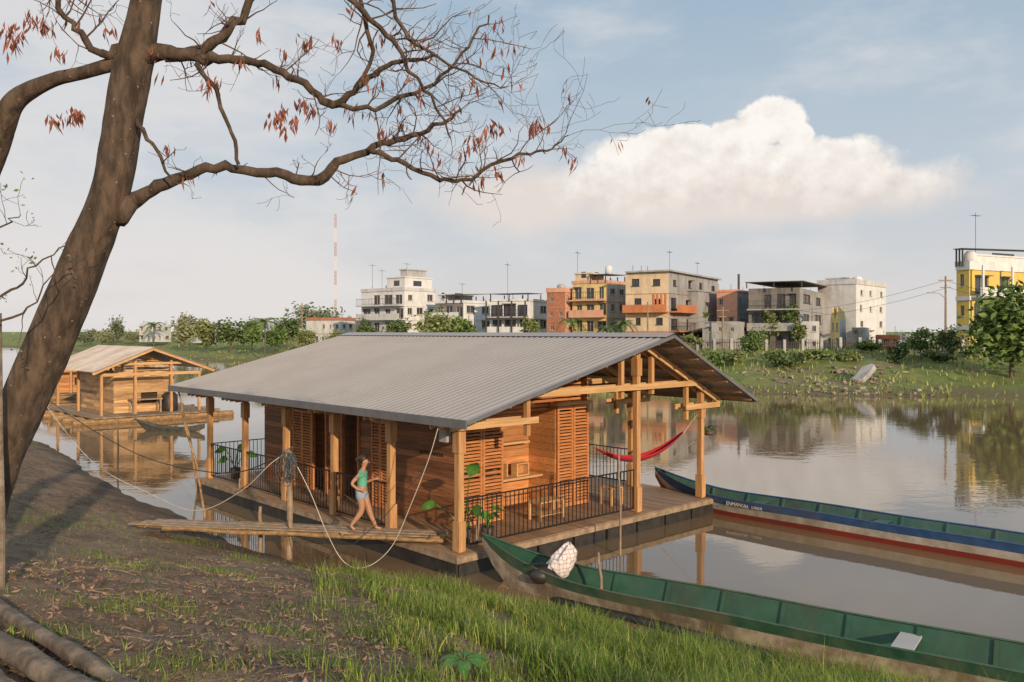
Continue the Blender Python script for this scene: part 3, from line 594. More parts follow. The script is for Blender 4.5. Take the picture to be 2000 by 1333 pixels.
def corr(mb,y0,y1,A,B,per=.2,h=.02):
    ys_=[];y=y0
    while y<y1: ys_+= [(y,0),(y+per*.62,0),(y+per*.72,h),(y+per*.9,h)]; y+=per
    ys_.append((y1,0))
    nrm=Vector((-(B[1]-A[1]),0,B[0]-A[0])).normalized()
    if nrm.z<0: nrm=-nrm
    base=len(mb.v)
    for y,hh in ys_:
        for (x,z) in (A,B): mb.v.append((x+nrm.x*hh,min(y,y1),z+nrm.z*hh))
    for i in range(len(ys_)-1):
        a=base+2*i; mb.f.append((a,a+1,a+3,a+2))
h1=thing('floating_house','large timber floating house with grey ribbed metal roof and open porch','floating house',(-1.0,16.2,0),RZ)
zL=lambda x:3.0+(x+.7)*.25
zR=lambda x:4.5-(x-5.3)*1.6/3.4
zr=lambda x: zL(x) if x<5.3 else zR(x)
mb=MB(); corr(mb,-1.05,12.3,(-.7,3.0),(5.3,4.5)); corr(mb,-1.05,12.3,(8.7,2.9),(5.3,4.5))
rf=mb.build('roof',W['metalroof'],h1)
MB().box((-.74,-1.08,2.86),(-.705,12.33,3.02)).build('eave_gutter',W['trim'],rf)
MB().bar((-.7,-1.065,2.965),(5.3,-1.065,4.465),.03,.07).build('verge_trim',W['trim'],rf); MB().bar((8.7,-1.065,2.865),(5.3,-1.065,4.465),.03,.07).build('verge_trim',W['trim'],rf); MB().box((8.705,-1.08,2.8),(8.74,12.33,2.93)).build('eave_gutter',W['trim'],rf)
mb=MB(); mb.face((4.95,-1.1,4.45),(4.95,12.35,4.45),(5.3,12.35,4.545),(5.3,-1.1,4.545)); mb.face((5.65,-1.1,4.38),(5.65,12.35,4.38),(5.3,12.35,4.545),(5.3,-1.1,4.545)); mb.build('ridge_cap',W['metalroof'],rf)
for x in [-.45,.4,1.3,2.2,3.1,4.0,4.85,5.7,6.3,6.9,7.5,8.1,8.55]:
    MB().box((x-.025,-1.0,zr(x)-.115),(x+.025,12.2,zr(x)-.03)).build('purlin',W['deck'],h1)
UP=[0,2.23,4.46,6.7,8.94,11.15]; LX,MX,RX=0,5.3,7.84
for u in UP:
    for x,zt_ in ((LX,2.98),(MX,4.25),(RX,3.1)):
        o=MB().box((x-.065,u-.065,.4),(x+.065,u+.065,zt_-(.0 if x!=LX else .05))).build('post',W['post'],h1)
        MB().box((x-.085,u-.095,.42),(x+.085,u+.095,.98)).build('post_cleat',W['post'],o); MB().box((x-.085,u-.095,zt_-.7),(x+.085,u+.095,zt_-.3)).build('post_cleat',W['post'],o)
    for s in (-.12,.12):
        MB().bar((-.6,u+s,zL(-.6)-.2),(5.3,u+s,zL(5.3)-.2),.05,.13).build('rafter',W['beamx'],h1)
        MB().bar((8.5,u+s,zR(8.5)-.2),(5.3,u+s,zR(5.3)-.2),.05,.13).build('rafter',W['beamx'],h1)
        sg=1 if s>0 else -1
        for (a,b_,z) in ((-.35,1.95,2.78),(1.6,7.45,3.3),(7.0,8.45,2.72)):
            MB().box((a,u+sg*.16-.013,z-.065),(b_,u+sg*.16+.013,z+.065)).build('tie_beam',W['beamx'],h1)
    for (x,a,b_) in ((1.78,2.45,3.45),(4.75,3.05,4.1),(5.85,3.1,4.0),(7.22,2.4,3.4)):
        MB().box((x-.05,u-.05,a),(x+.05,u+.05,b_)).build('hanging_post',W['post'],h1)
mb=MB(); x=-.25
while x<8.15: mb.box((x,-.25,.36),(x+.135,11.45,.4)); x+=.14
mb.build('deck',W['deck'],h1)
MB().box((-.29,-.29,.27),(8.2,-.255,.385)).build('deck_fascia',W['grey'],h1); MB().box((-.29,-.25,.27),(-.255,11.45,.385)).build('deck_fascia',W['grey'],h1); MB().box((8.16,-.25,.27),(8.195,11.45,.385)).build('deck_fascia',W['grey'],h1)
mb=MB(); 
for k in range(8): mb.box((-.2+k*1.05,-.24,-.3),(-.2+k*1.05+.98,11.4,.3))
mb.build('pontoon',W['tar'],h1)
MB().box((-.26,-.22,-.25),(-.215,11.42,.3)).build('pontoon_side',W['tar'],h1)
# cabin
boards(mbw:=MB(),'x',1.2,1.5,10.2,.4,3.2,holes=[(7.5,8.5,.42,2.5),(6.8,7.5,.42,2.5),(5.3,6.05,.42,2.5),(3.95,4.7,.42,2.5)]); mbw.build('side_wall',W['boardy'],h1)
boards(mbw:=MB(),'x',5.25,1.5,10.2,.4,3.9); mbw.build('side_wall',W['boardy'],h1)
boards(mbw:=MB(),'y',10.2,1.2,5.25,.4,3.2); mbw.build('rear_wall',W['boardx'],h1)
boards(mbw:=MB(),'y',2.4,2.45,4.15,.4,3.4,bh=.17); mbw.build('niche_wall',W['boardx'],h1)
boards(mbw:=MB(),'x',4.15,1.5,2.38,.4,2.85,bh=.17); mbw.build('niche_side_wall',W['boardx'],h1); boards(mbw:=MB(),'x',2.45,1.5,2.38,.4,2.6,bh=.17); mbw.build('niche_side_wall',W['boardx'],h1)
mbw=MB(); z=2.72
while z<4.2:
    for xx in np.arange(1.3,5.2,.3):
        if z+.06<zL(xx)-.2: mbw.box((xx,1.68,z),(xx+.297,1.71,z+.055))
    z+=.095
mbw.build('gable_slats',W['slat'],h1)
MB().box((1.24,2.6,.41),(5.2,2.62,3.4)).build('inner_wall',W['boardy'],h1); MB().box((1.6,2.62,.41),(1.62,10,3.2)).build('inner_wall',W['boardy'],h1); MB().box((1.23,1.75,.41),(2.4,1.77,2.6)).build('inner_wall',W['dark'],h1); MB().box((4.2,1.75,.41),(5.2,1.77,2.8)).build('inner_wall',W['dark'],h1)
for a,b_ in ((1.22,1.83),(1.85,2.44)): shutter(h1,'y',1.46,a,b_,.42,2.55,W['slat'])
for a,b_ in ((4.17,4.7),(4.72,5.25)): shutter(h1,'y',1.46,a,b_,.42,2.8,W['slat'])
MB().box((4.1,1.38,2.82),(5.32,1.62,2.9)).build('door_head',W['beamx'],h1); MB().box((1.16,1.4,2.57),(2.5,1.6,2.64)).build('door_head',W['beamx'],h1)
for a,b_ in ((7.5,8.0),(8.0,8.5),(3.95,4.32),(4.33,4.7)): shutter(h1,'x',1.17,a,b_,.42,2.48,W['slat'])
for a in (6.78,7.47,5.27,6.03):
    MB().box((1.14,a-.03,.42),(1.23,a+.03,2.52)).build('door_frame',W['slat'],h1)
MB().box((2.47,1.9,1.13),(4.13,2.38,1.18)).build('counter',W['beamx'],h1)
MB().box((2.47,2.1,1.93),(3.9,2.38,1.98)).build('shelf',W['beamx'],h1); MB().box((3.2,2.15,1.181),(3.23,2.38,1.5)).build('shelf_divider',W['beamx'],h1); MB().box((2.47,2.15,1.5),(3.23,2.38,1.53)).build('shelf',W['beamx'],h1)
MB().box((-.09,.28,2.45),(.02,.5,2.8)).build('meter_box',PL['slab'],h1)
def textmesh(name,body,size,M,mat,parent,ext=.004):
    cu=bpy.data.curves.new(name,'FONT'); cu.body=body; cu.size=size; cu.extrude=ext; cu.align_x='CENTER'
    o=bpy.data.objects.new(name+'_tmp',cu); COL.objects.link(o); dg=bpy.context.evaluated_depsgraph_get(); me=bpy.data.meshes.new_from_object(o.evaluated_get(dg)); bpy.data.objects.remove(o)
    me.transform(M); me.materials.clear(); me.materials.append(mat); q=bpy.data.objects.new(name,me); COL.objects.link(q); q.parent=parent; return q
textmesh('lettering','LA BALSANERA',.125,Matrix(((0,0,-1,1.178),(-1,0,0,2.4),(0,1,0,1.86),(0,0,0,1))),W['dark'],h1)
def rail(t,p,q,zt_=.98):
    p=Vector(p);q=Vector(q);f=MB();L=(q-p).length;n=int(L/.12)
    f.bar((p.x,p.y,.4+zt_),(q.x,q.y,.4+zt_),.04,.025); f.bar((p.x,p.y,.5),(q.x,q.y,.5),.03,.03)
    for k in range(n+1): c=p.lerp(q,k/n); f.box((c.x-.007,c.y-.007,.5),(c.x+.007,c.y+.007,.4+zt_))
    f.build('railing',W['black'],t)
rail(h1,(.1,0,0),(5.2,0,0))
for i in range(1,5): rail(h1,(0,UP[i]+.1,0),(0,UP[i+1]-.1,0))
rail(h1,(.1,11.15,0),(5.2,11.15,0)); 
for i in (1,2,3,4): rail(h1,(7.84,UP[i]+.1,0),(7.84,UP[i+1]-.1,0))
HM=Matrix.Translation((-1.0,16.2,0))@Matrix.Rotation(RZ,4,'Z')
def hw(x,y,z): return HM@Vector((x,y,z))
def stool(x,y,wd,hh,label,name='low_table'):
    p=hw(x,y,.4); t=thing(name,label,'table' if name=='low_table' else 'stool',p,RZ)
    f=MB()
    for k in range(5): f.box((-wd/2+k*wd/5,-.2,hh-.03),(-wd/2+(k+1)*wd/5-.01,.2,hh))
    f.build('top',W['beamx'],t)
    for sx in (-1,1):
        for sy in (-1,1): MB().box((sx*(wd/2-.03)-.025,sy*.16-.025,.0),(sx*(wd/2-.03)+.025,sy*.16+.025,hh-.031)).build('leg',W['beamx'],t)
    MB().box((-wd/2+.05,-.17,.1),(wd/2-.05,.17,.12)).build('lower_shelf',W['beamx'],t)
stool(3.3,.95,.8,.42,'low slatted wooden table on the front porch before the counter'); stool(5.6,1.0,.45,.42,'small wooden stool beside the right shutters','stool')
t=thing('wooden_box','open wooden box standing on the porch counter','box',hw(3.6,2.12,1.18),RZ); MB().box((-.2,-.1,0),(.2,.1,.03)).box((-.2,-.1,.27),(.2,.1,.3)).box((-.2,-.1,.03),(-.17,.1,.27)).box((.17,-.1,.03),(.2,.1,.27)).build('case',W['beamx'],t); MB().box((-.17,.08,.03),(.17,.1,.27)).build('back_panel',W['boardx'],t)
def potplant(loc,label,leaves,ph=.3):
    t=thing('potted_plant',label,'plant',loc); MB().lathe((0,0,0),[(0,0),(.11,0),(.15,ph),(.13,ph),(.12,ph-.04),(0,ph-.04)],14).build('pot',W['pot'],t,True)
    for (dx,dy,dz,L,wd) in leaves:
        e=Vector((dx,dy,dz)); b0=Vector((0,0,ph-.05)); MB().tube([b0,b0.lerp(e,.5)+Vector((0,0,.08)),e],[.014,.012,.01],5).build('stem',W['leafbig'],t)
        dirh=(Vector((dx,dy,0))).normalized() if abs(dx)+abs(dy)>.01 else Vector((1,0,0))
        g=(dirh*(1-.6*(dz>.9))+Vector((0,0,.8*(dz>.9)+.1))).normalized(); sv=g.cross(Vector((.2,-1,.3))).normalized(); f=MB(); N=7; pr=None
        nn=sv.cross(g)
        for k in range(N+1):
            s=k/N; c=e+g*L*s-Vector((0,0,1))*L*.35*s*s; ww=wd*math.sin(math.pi*min(.98,max(.04,s**.8)))
            cur=(c-sv*ww+nn*.02,c-nn*.01,c+sv*ww+nn*.02)
            if pr: f.face(pr[0],pr[1],cur[1],cur[0]); f.face(pr[1],pr[2],cur[2],cur[1])
            pr=cur
        f.build('leaf',W['leafbig'],t,True)
potplant(hw(.45,.4,.4),'potted plant with big banana leaves behind the near corner post',[(.12,-.1,1.35,.5,.14),(-.55,.1,.75,.35,.09),(.2,-.35,.78,.4,.1),(.05,.25,.6,.35,.08),(.3,.05,.55,.3,.08)])
potplant(hw(1.15,.5,.4),'small potted plant on the porch before the left shutters',[(.05,0,.6,.3,.05),(-.1,.1,.55,.25,.05),(.1,-.1,.5,.25,.05)],.22)
potplant(hw(.5,10.6,.4),'leafy potted plant on the rear porch of the large house',[(.1,-.1,.9,.4,.12),(-.3,.1,.8,.4,.11),(.3,0,.7,.35,.1),(-.15,-.25,.6,.35,.1),(0,.2,.75,.35,.1)])
# hammock
A=hw(5.36,1.4,1.76);B=hw(7.78,.02,2.52); ht=thing('hammock','deep red hammock with thin blue and orange stripes slung across the porch','hammock',A)
hcols=[(.5,.02,.03),(.55,.03,.03),(.07,.06,.28),(.5,.02,.03),(.55,.02,.03),(.62,.25,.05),(.5,.02,.03),(.55,.03,.03),(.12,.04,.2),(.5,.02,.04),(.6,.03,.03)]
nS=20; cn=len(hcols); side=(B-A).cross(Vector((0,0,1))).normalized()
def hp(s,w_):
    c=A.lerp(B,s); sag=-.74*(4*s*(1-s)); ww=.19*math.sin(math.pi*min(1,max(0,s/.88)))**.6 if 0<s<.88 else 0
    return c+Vector((0,0,sag+ (w_*w_)*ww*.8))+side*w_*ww
for k,cc in enumerate(hcols):
    f=MB(); w0=-1+2*k/cn; w1=-1+2*(k+1)/cn
    for i in range(nS):
        s0=.88*i/nS;s1=.88*(i+1)/nS; f.face(hp(s0,w0)-A,hp(s1,w0)-A,hp(s1,w1)-A,hp(s0,w1)-A)
    f.build('fabric_stripe',M_('hammock_fabric',cc,None,.8,scale=30),ht,True)
f=MB()
for w_ in (-.6,-.2,.2,.6): f.tube([B-A,hp(.85,w_)-A],.007,4)
f.build('cords',W['white'],ht)
p=hw(8.2,0,0); t=thing('hanging_plant','dark hanging basket plant under the right roof corner','hanging plant',(p.x,p.y,2.0)); MB().tube([(0,0,.15),(0,0,.68)],.006,4).build('cord',W['cable'],t); MB().lathe((0,0,-.08),[(0,0),(.1,.02),(.14,.12),(0,.1)],12).build('basket',W['pot'],t,True)
V,Fc=leafquads(crownpts(220,(0,0,.08),(.2,.2,.14),8),.04); npmesh('foliage',V,Fc,W['fol1'],t)
def small_house(O,label,wd,ln,zr_,ze,wallm,tankit=True,roofm=None,rz=RZ):
    t=thing('floating_house',label,'floating house',(O.x,O.y,0),rz)
    cx=wd*.47; f=MB(); corr(f,-.7,ln+.5,(-.6,ze),(cx,zr_),.35,.04); corr(f,-.7,ln+.5,(wd+.6,ze),(cx,zr_),.35,.04); f.build('roof',roofm or W['metalroof'],t)
    MB().bar((-.6,-.6,ze-.09),(cx,-.6,zr_-.09),.06,.12).build('barge_board',W['beamx'],t); MB().bar((wd+.6,-.6,ze-.09),(cx,-.6,zr_-.09),.06,.12).build('barge_board',W['beamx'],t)
    for x in (0,wd*.33,wd*.7,wd):
        for y in (0,ln*.5,ln): MB().box((x-.06,y-.06,.3),(x+.06,y+.06,ze-.1+min(x,wd-x)*(zr_-ze)/cx*.8)).build('post',W['post'],t)
    MB().box((0,-.09,ze-.25),(wd,-.063,ze-.1)).build('tie_beam',W['beamx'],t)
    MB().box((wd*.2,-.09,ze+.3),(wd*.8,-.063,ze+.42)).build('tie_beam',W['beamx'],t)
    f=MB()
    for k in range(int((wd+1.4)/.2)): f.box((-.7+k*.2,-1.1,.28),(-.7+k*.2+.19,ln+.6,.33))
    f.build('deck',W['grey'],t)
    for k in range(6): y=-.9+k*(ln+1)/5; MB().tube([(-1.6,y,.12),(wd+1.5,y,.12)],.16,8).build('float_log',W['bamboo'],t)
    lc=wd*.18; f=MB(); boards(f,'y',.9,lc,wd*.8,.33,2.2,bh=.17,holes=[(wd*.45,wd*.62,.9,1.3)]); 
    z=2.2
    while z<zr_-.25:
        hw_=(zr_-.2-z)/(zr_-ze)*cx; 
        for a in np.arange(max(lc,cx-hw_),min(wd*.8,cx+hw_)-.2,.3): f.box((a,.88,z),(a+.3,.92,z+.06))
        z+=.1
    f.build('gable_wall',wallm,t); f=MB(); boards(f,'x',lc,.93,ln-.5,.33,ze,bh=.17); f.build('side_wall',wallm,t); f=MB(); boards(f,'x',wd*.8,.93,ln-.5,.33,ze,bh=.17); f.build('side_wall',wallm,t)
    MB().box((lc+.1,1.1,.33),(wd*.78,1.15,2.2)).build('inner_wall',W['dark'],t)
    if tankit:
        MB().lathe((wd*.72,.45,.33),[(0,0),(.38,0),(.4,.1),(.4,.85),(.25,1.0),(0,1.0)],16).build('water_tank',W['tar'],t,True)
        f=MB(); f.box((wd*.3,.1,1.0),(wd*.62,.7,1.06)); 
        for xx in (wd*.32,wd*.6): f.box((xx-.04,.12,.33),(xx+.04,.2,1.01)); f.box((xx-.04,.6,.33),(xx+.04,.68,1.01))
        f.build('counter',W['grey'],t)
    return t
lb=M_('pale_boards',(.62,.40,.2),(.4,.235,.11),.6,scale=4,stretch=(.4,.4,3),island=.4)
pr_=M_('pale_roof_metal',(.55,.5,.45),(.42,.35,.3),.5,.1,scale=.8,bump=0)
small_house(onz(198,812,.35),'small timber floating house with open front porch moored behind the large one',5.0,7.5,3.75,2.55,lb,roofm=pr_)
small_house(at(95,800,58),'dark roofed floating house furthest left, half hidden by the leaning trunk',4.2,5,3.0,2.1,W['boardx'],False,W['rust'])
# ---------------------------------------------------------------- boats
def canoe(label,bow,d,L,bw,mats,z0=.42,thw=(),rib=.95,text=None,bt=2.8,bd_=(.32,.66)):
    d=Vector(d).normalized(); t=thing('canoe',label,'canoe',(bow.x,bow.y,0),math.atan2(d.y,d.x))
    N=48
    def st(i,inn=0.):
        s=i/N; x=s*L; e=min(1,x/bt,(L-x)/bt); e=max(e,.0); b=bw*(math.sin(e*math.pi/2)**.8); b=max(b-inn,.004)
        rise=.42*(1-min(1,x/2.4))**2+.25*(1-min(1,(L-x)/2.4))**2; zg=z0+rise+.008*math.sin(x*1.7); zk=-.12+ (.35+rise)*max(0,1-x/1.1)**1.5+(.3)*max(0,1-(L-x)/1.1)**1.5+inn
        zk=min(zk,zg-.05); return x,b,zk,zg
    def strip(f0,f1,inn=0.,nm='hull',m=None,close=False):
        mb=MB()
        for sg in (-1,1):
            pr=None
            for i in range(N+1):
                x,b,zk,zg=st(i,inn)
                def pt(f): 
                    bb=b*(.55+.45*f**.7); return (x,sg*bb,zk+(zg-zk)*f)
                cur=(pt(f0),pt(f1))
                if pr: mb.face(pr[0],cur[0],cur[1],pr[1])
                pr=cur
        if close:
            pr=None
            for i in range(N+1):
                x,b,zk,zg=st(i,inn); cur=((x,-b*.55,zk),(x,b*.55,zk))
                if pr: mb.face(pr[0],cur[0],cur[1],pr[1])
                pr=cur
        return mb.build(nm,m,t,True)
    strip(0,bd_[0],nm='lower_hull',m=mats[0],close=True); strip(bd_[0],bd_[1],nm='hull_side',m=mats[1]); strip(bd_[1],1,nm='upper_band',m=mats[2])
    strip(0,.97,inn=.035,nm='inside_planking',m=mats[3],close=True)
    for sg in (-1,1): MB().tube([(st(i)[0],sg*(st(i)[1]-.01),st(i)[3]+.005) for i in range(N+1)],.018,5).build('gunwale',mats[4],t)
    x=1.6
    while x<L-1:
        i=x/L*N; xx,b,zk,zg=st(i,.03); mb=MB()
        for sg in (-1,1): mb.bar((xx,sg*(b*.5),zk+.01),(xx,sg*(b-.02),zg-.01),.05,.05,(1,0,0))
        mb.bar((xx,-b*.55,zk+.02),(xx,b*.55,zk+.02),.05,.04); mb.build('rib',mats[3],t); x+=rib
    for (x,wdt,m) in thw:
        xx,b,zk,zg=st(x/L*N,.04); MB().box((xx-wdt/2,-b+.01,zg-.14),(xx+wdt/2,b-.01,zg-.11)).build('seat',m,t)
    if text:
        x=text[1]; xx,b,zk,zg=st(x/L*N); z=zk+(zg-zk)*.82
        textmesh('lettering',text[0],.12,Matrix(((1,0,0,xx),(0,.25,-1,-(b*.965)-.012),(0,1,.25,z-.04),(0,0,0,1))),W['white'],t,.002)
    return t,st
cm_white=M_('boat_cream_paint',(.52,.45,.36),(.24,.19,.13),.6,scale=5,grime=.9,gcol=(.12,.09,.06),det=5); cm_green=M_('boat_green_paint',(.014,.075,.046),(.05,.12,.075),.5,scale=4,grime=.7,gcol=(.14,.12,.08),det=5); cm_gin=M_('boat_green_inside',(.016,.075,.047),(.03,.105,.065),.6,scale=3,grime=.9,gcol=(.045,.045,.03),det=5)
cm_red=M_('boat_red_paint',(.36,.045,.035),(.28,.05,.04),.55,grime=.4); cm_blue=M_('boat_blue_paint',(.025,.08,.22),(.045,.12,.28),.45,scale=4,grime=.4,gcol=(.1,.1,.1)); cm_teal=M_('boat_teal_inside',(.03,.1,.09),(.06,.13,.1),.6,scale=4,grime=.6)
cm_wh2=M_('boat_white_paint',(.6,.56,.5),(.42,.38,.32),.6,scale=5,grime=.6,gcol=(.2,.16,.11))
bow=Vector((-.55,15.8,0)); gd=Vector((.82,-.573,0)).normalized()
canoe('long green canoe with cream lower hull moored along the grassy near bank',bow,gd,13,.58,(cm_white,cm_white,cm_green,cm_gin,cm_green),z0=.42,thw=((7.2,.28,PL['slab']),(9.6,.2,cm_gin)),bt=3.8,bd_=(.3,.7))
canoe('long blue canoe with white lettering and red bottom, moored at the porch',Vector((3.88,23.2,0)),(.70,-.714,0),13.5,.55,(cm_red,cm_wh2,cm_blue,cm_teal,cm_blue),z0=.47,thw=((3,.25,cm_teal),(6,.25,cm_teal)),text=('ENMANUEL  LIBER',3.0),bt=3.4,bd_=(.42,.7))
darkb=M_('dark_boat_wood',(.045,.05,.045),(.09,.085,.07),.6)
canoe('short dark canoe floating before the small floating house',onz(262,828,.3),onz(385,838,.1)-onz(262,835,.1),3.6,.3,(darkb,darkb,darkb,darkb,darkb),z0=.12,bt=1.7)
mpz=bow+gd*1.7; t=thing('outboard_motor','outboard motor wrapped in white and red checked cloth on the green canoe','boat motor',(mpz.x,mpz.y,.40),.4)
m,nt,b=newmat('checked_cloth'); tc=nt.nodes.new('ShaderNodeTexCoord'); cols=None
for dr in ('X','Z'):
    wvn=nt.nodes.new('ShaderNodeTexWave'); wvn.bands_direction=dr; wvn.inputs['Scale'].default_value=4.2; wvn.inputs['Distortion'].default_value=4.5; wvn.inputs['Detail Scale'].default_value=1.5; nt.links.new(tc.outputs['Object'],wvn.inputs[0]); r_=ramp(nt,wvn.outputs['Fac'],.84,.97); cols=r_ if cols is None else mth(nt,'MAXIMUM',cols,r_)
nt.links.new(mixc(nt,mth(nt,'MULTIPLY',cols,.6),(.7,.68,.66),(.32,.12,.12)),b.inputs['Base Color']); b.inputs['Roughness'].default_value=.9
f=MB(); f.ell((0,0,.2),(.23,.17,.29),48,34)
def bagv(x,y,z):
    q=(z+.09)/.58; an=math.atan2(y,x); k=(1.15-.38*q*q)*(1+.1*math.sin(an*3+q*4)+.07*math.sin(an*7-q*9)+.05*math.sin(an*12+q*17))
    return (x*k+.12*q*q-.05*math.sin(q*5),y*k,max(-.1,z-.05*max(0,math.sin(an*2+1))*q+.025*math.sin(an*5+q*8)))
f.v=[bagv(*q) for q in f.v]; f.build('cloth_cover',m,t,True)
MB().ell((-.3,.02,-.02),(.27,.17,.15),16,10).build('dark_bag',W['tar'],t,True)
MB().tube([(-.1,0,.1),(-.35,.05,.18),(-.55,.1,.16)],.022,6).build('tiller',W['black'],t)
# ---------------------------------------------------------------- gangway
ga=at(262,1020,17.5); ga.z=.72; gb=at(872,1040,16.95); gb.z=.58
gt=thing('gangway','narrow plank gangway on bamboo poles from the bank to the large house','gangway',(ga.x,ga.y,0)); O_=Vector((ga.x,ga.y,0)); dd=(gb-ga).normalized(); sd_=Vector((-dd.y,dd.x,0)).normalized()
for k,o in enumerate((-.26,-.1,.1,.24)):
    s0_=(1.6,0.3,2.8,.9)[k]
    pts=[ga.lerp(gb,(s0_+(14-s0_)*s/14)/14)+sd_*(o+.03*math.sin(s+k))+Vector((0,0,-.09+.014*math.sin(s*1.3+k))) for s in range(15)]
    MB().tube([q-O_ for q in pts],[(.044 if k%2 else .038)+(.008 if i%2==0 else 0) for i in range(15)],8).build('bamboo_pole',W['bamboo'],gt)
for k in range(3):
    for j,(s0,s1) in enumerate(((0.0+.03*k,.36),(.33,.7),(.68,.95+.02*k))):
        a=ga.lerp(gb,s0)+sd_*(-.19+.19*k+random.uniform(-.035,.035));b_=ga.lerp(gb,s1)+sd_*(-.19+.19*k+random.uniform(-.035,.035)); dz=Vector((0,0,-.03+.014*(j%2)+.004*k))
        MB().bar(a+dz-O_,b_+dz-O_,.15,.02).build('plank',W['grey'],gt)
for k in range(11):
    c=ga.lerp(gb,(k+.7)/11.2)-O_; MB().bar(c-sd_*.34+Vector((0,0,-.052)),c+sd_*.32+Vector((0,0,-.052)),.04,.02).build('crosspiece',W['grey'],gt)
# ---------------------------------------------------------------- stakes, ropes, logs
def stake(px,yb,yt,label,r=.035,lean=0,z=0,name='mooring_stake',m='grey'):
    p=onz(px,yb,z); zt_=H-(yt-HY)/F*p.y; o=MB().tube([(0,0,-.8),(lean*.2,0,0),(lean*.5+.015,0,zt_/2),(lean*.8-.01,.01,zt_*.8),(lean,.02,zt_)],[r,r,r*.95,r*.9,r*.8],8).build(name,W[m]); o.location=(p.x,p.y,0); tag(o,label,'stake'); return Vector((p.x+lean,p.y,zt_))
s1=stake(565,1092,882,'thick mooring post in the water holding the blue rope coil',.06)
stake(508,1080,990,'short stake standing under the gangway left of the thick post',.04)
stake(1212,1085,890,'tall thin bare stake before the front porch railing',.022,-.03)
stake(1176,1178,1080,'short bent stake at the green canoe side',.025,-.06)
stake(922,1110,1005,'leaning stake at the near corner of the large house deck',.035,.15)
stake(230,925,810,'thin stake in the water left of the leaning bamboo poles',.028)
stake(468,985,935,'short stake in shallow water behind the gangway',.028)
stake(412,1010,800,'first leaning bamboo pole beside the rear porch of the large house',.03,-.75,m='bamboo')
stake(395,960,760,'second leaning bamboo pole beside the rear porch, longer and further left',.03,-.7,m='bamboo')
stake(690,1050,1030,'short stake stub under the gangway by the walking person',.04)
f=MB(); rr=random.Random(3)
for k in range(16):
    a=rr.random()*6; R_=.08+.1*rr.random(); cx_=rr.uniform(-.13,.1); pts=[]
    for j in range(17):
        th=2*math.pi*j/16; pts.append((R_*.8*math.cos(th)*(.4+.6*abs(math.cos(a)))+cx_+.03*math.sin(3*th+k),-.08+.08*math.sin(a)+.05*math.cos(th*2+k),-.18-.12*rr.random()*.25+R_*2.1*math.sin(th)-.12+.02*math.cos(4*th)))
    f.tube(pts,.006,4,False)
f.tube([(.09,-.08,.1),(.0,.09,.05),(-.09,-.05,.0),(.08,-.09,-.06),(0,.09,-.1),(-.09,0,-.14)],.014,6)
o=f.build('rope_coil',W['bluerope'],None,True); o.location=s1; tag(o,'tangled blue rope coil hanging on the thick mooring post','rope')
def rope(pts,r,mat,label,name='rope'):
    P=smoothpath([tuple(p) for p in pts],6); tag(MB().tube(P,r,6).build(name,mat,None,True),label,'rope')
rope([at(84,785,24),at(180,902,21.5),at(300,968,19.5),at(385,998,18.3),at(470,960,17.6),at(530,905,17.2),s1],.0075,W['white'],'white rope drooping from the left bank to the thick mooring post')
rope([s1,at(605,960,17),at(638,1040,16.6),at(672,1098,16.3),at(715,1108,16.2),at(765,1068,16.1),at(805,980,15.8),at(838,895,15.6),at(855,838,15.5)],.0075,W['white'],'white rope looping from the mooring post up to the roof eave')
rope([at(85,775,24),at(180,840,22),at(280,892,20.5),at(380,918,19),at(470,922,18),s1],.012,W['cable'],'dark cable drooping from the left bank to the mooring post','cable')
rope([s1+Vector((0,0,-.2)),at(560,1010,17.2),at(590,1085,16.6),at(650,1090,16.6),at(740,1020,16.6),at(800,950,16.4),at(850,900,16.3)],.007,W['cable'],'thin dark cord hanging below the gangway','cord')
rope([hw(7.84,-.08,2.0),at(1290,915,22.3),at(1283,925,22.9)],.007,W['white'],'thin rope tying the blue canoe bow to the porch')
o=MB().tube([Vector((0,0,0)),Vector((1.5,-1.25,.01)),Vector((2.9,-2.5,.0))],.08,10).build('floating_pipe',W['tar'],None,True); q=onz(1090,1175,.02); o.location=q; tag(o,'black pipe floating between the green canoe and grassy bank','pipe')
def log(a,b_,ra,rb_,label,bent=0):
    pts=[a.lerp(b_,k/24)+Vector((0,0,.012*math.sin(k*.6+ra*90))) for k in range(25)]; mb=MB(); mb.tube([q-a for q in pts],[ra+(rb_-ra)*k/24+.004*math.sin(k*1.7) for k in range(25)],24)
    ax=(b_-a).normalized(); vv=[]
    for x,y,z in mb.v:
        v_=Vector((x,y,z)); t_=v_.dot(ax); c_=ax*t_; rad=v_-c_; an=math.atan2(rad.z,rad.dot(ax.cross(Vector((0,0,1))))); vv.append(tuple(c_+rad*(1+.1*math.sin(an*2+1)+.06*math.sin(an*6+t_*2)+.05*math.sin(t_*7+an*2)+.03*math.sin(an*11+t_*3))))
    mb.v=vv; o=mb.build('log',W['log'],None,True); o.location=a; tag(o,label,'log','logs stacked on the bank')
def gnd(px,py,dz): 
    v=ground_at(px,py); v.z=gz(v.x,v.y)+dz; return v
log(gnd(-60,1165,.04),gnd(275,1375,.03),.05,.062,'upper weathered log at the bottom left corner of the bank')
log(gnd(-80,1225,.06),gnd(200,1400,.06),.075,.085,'thick middle log at the bottom left corner, larger than its neighbours')
log(gnd(-60,1310,.05),gnd(100,1410,.05),.045,.05,'lowest log cut by the bottom left picture corner')
v=gnd(2,1150,0); o=MB().tube([(0,0,-.3),(.01,0,.5),(-.01,0,1.3),(-.02,0,H-(612-HY)/F*v.y-v.z)],[.03,.028,.027,.024],8).build('bank_post',W['log']); o.location=v; tag(o,'upright weathered post at the left picture edge','post')
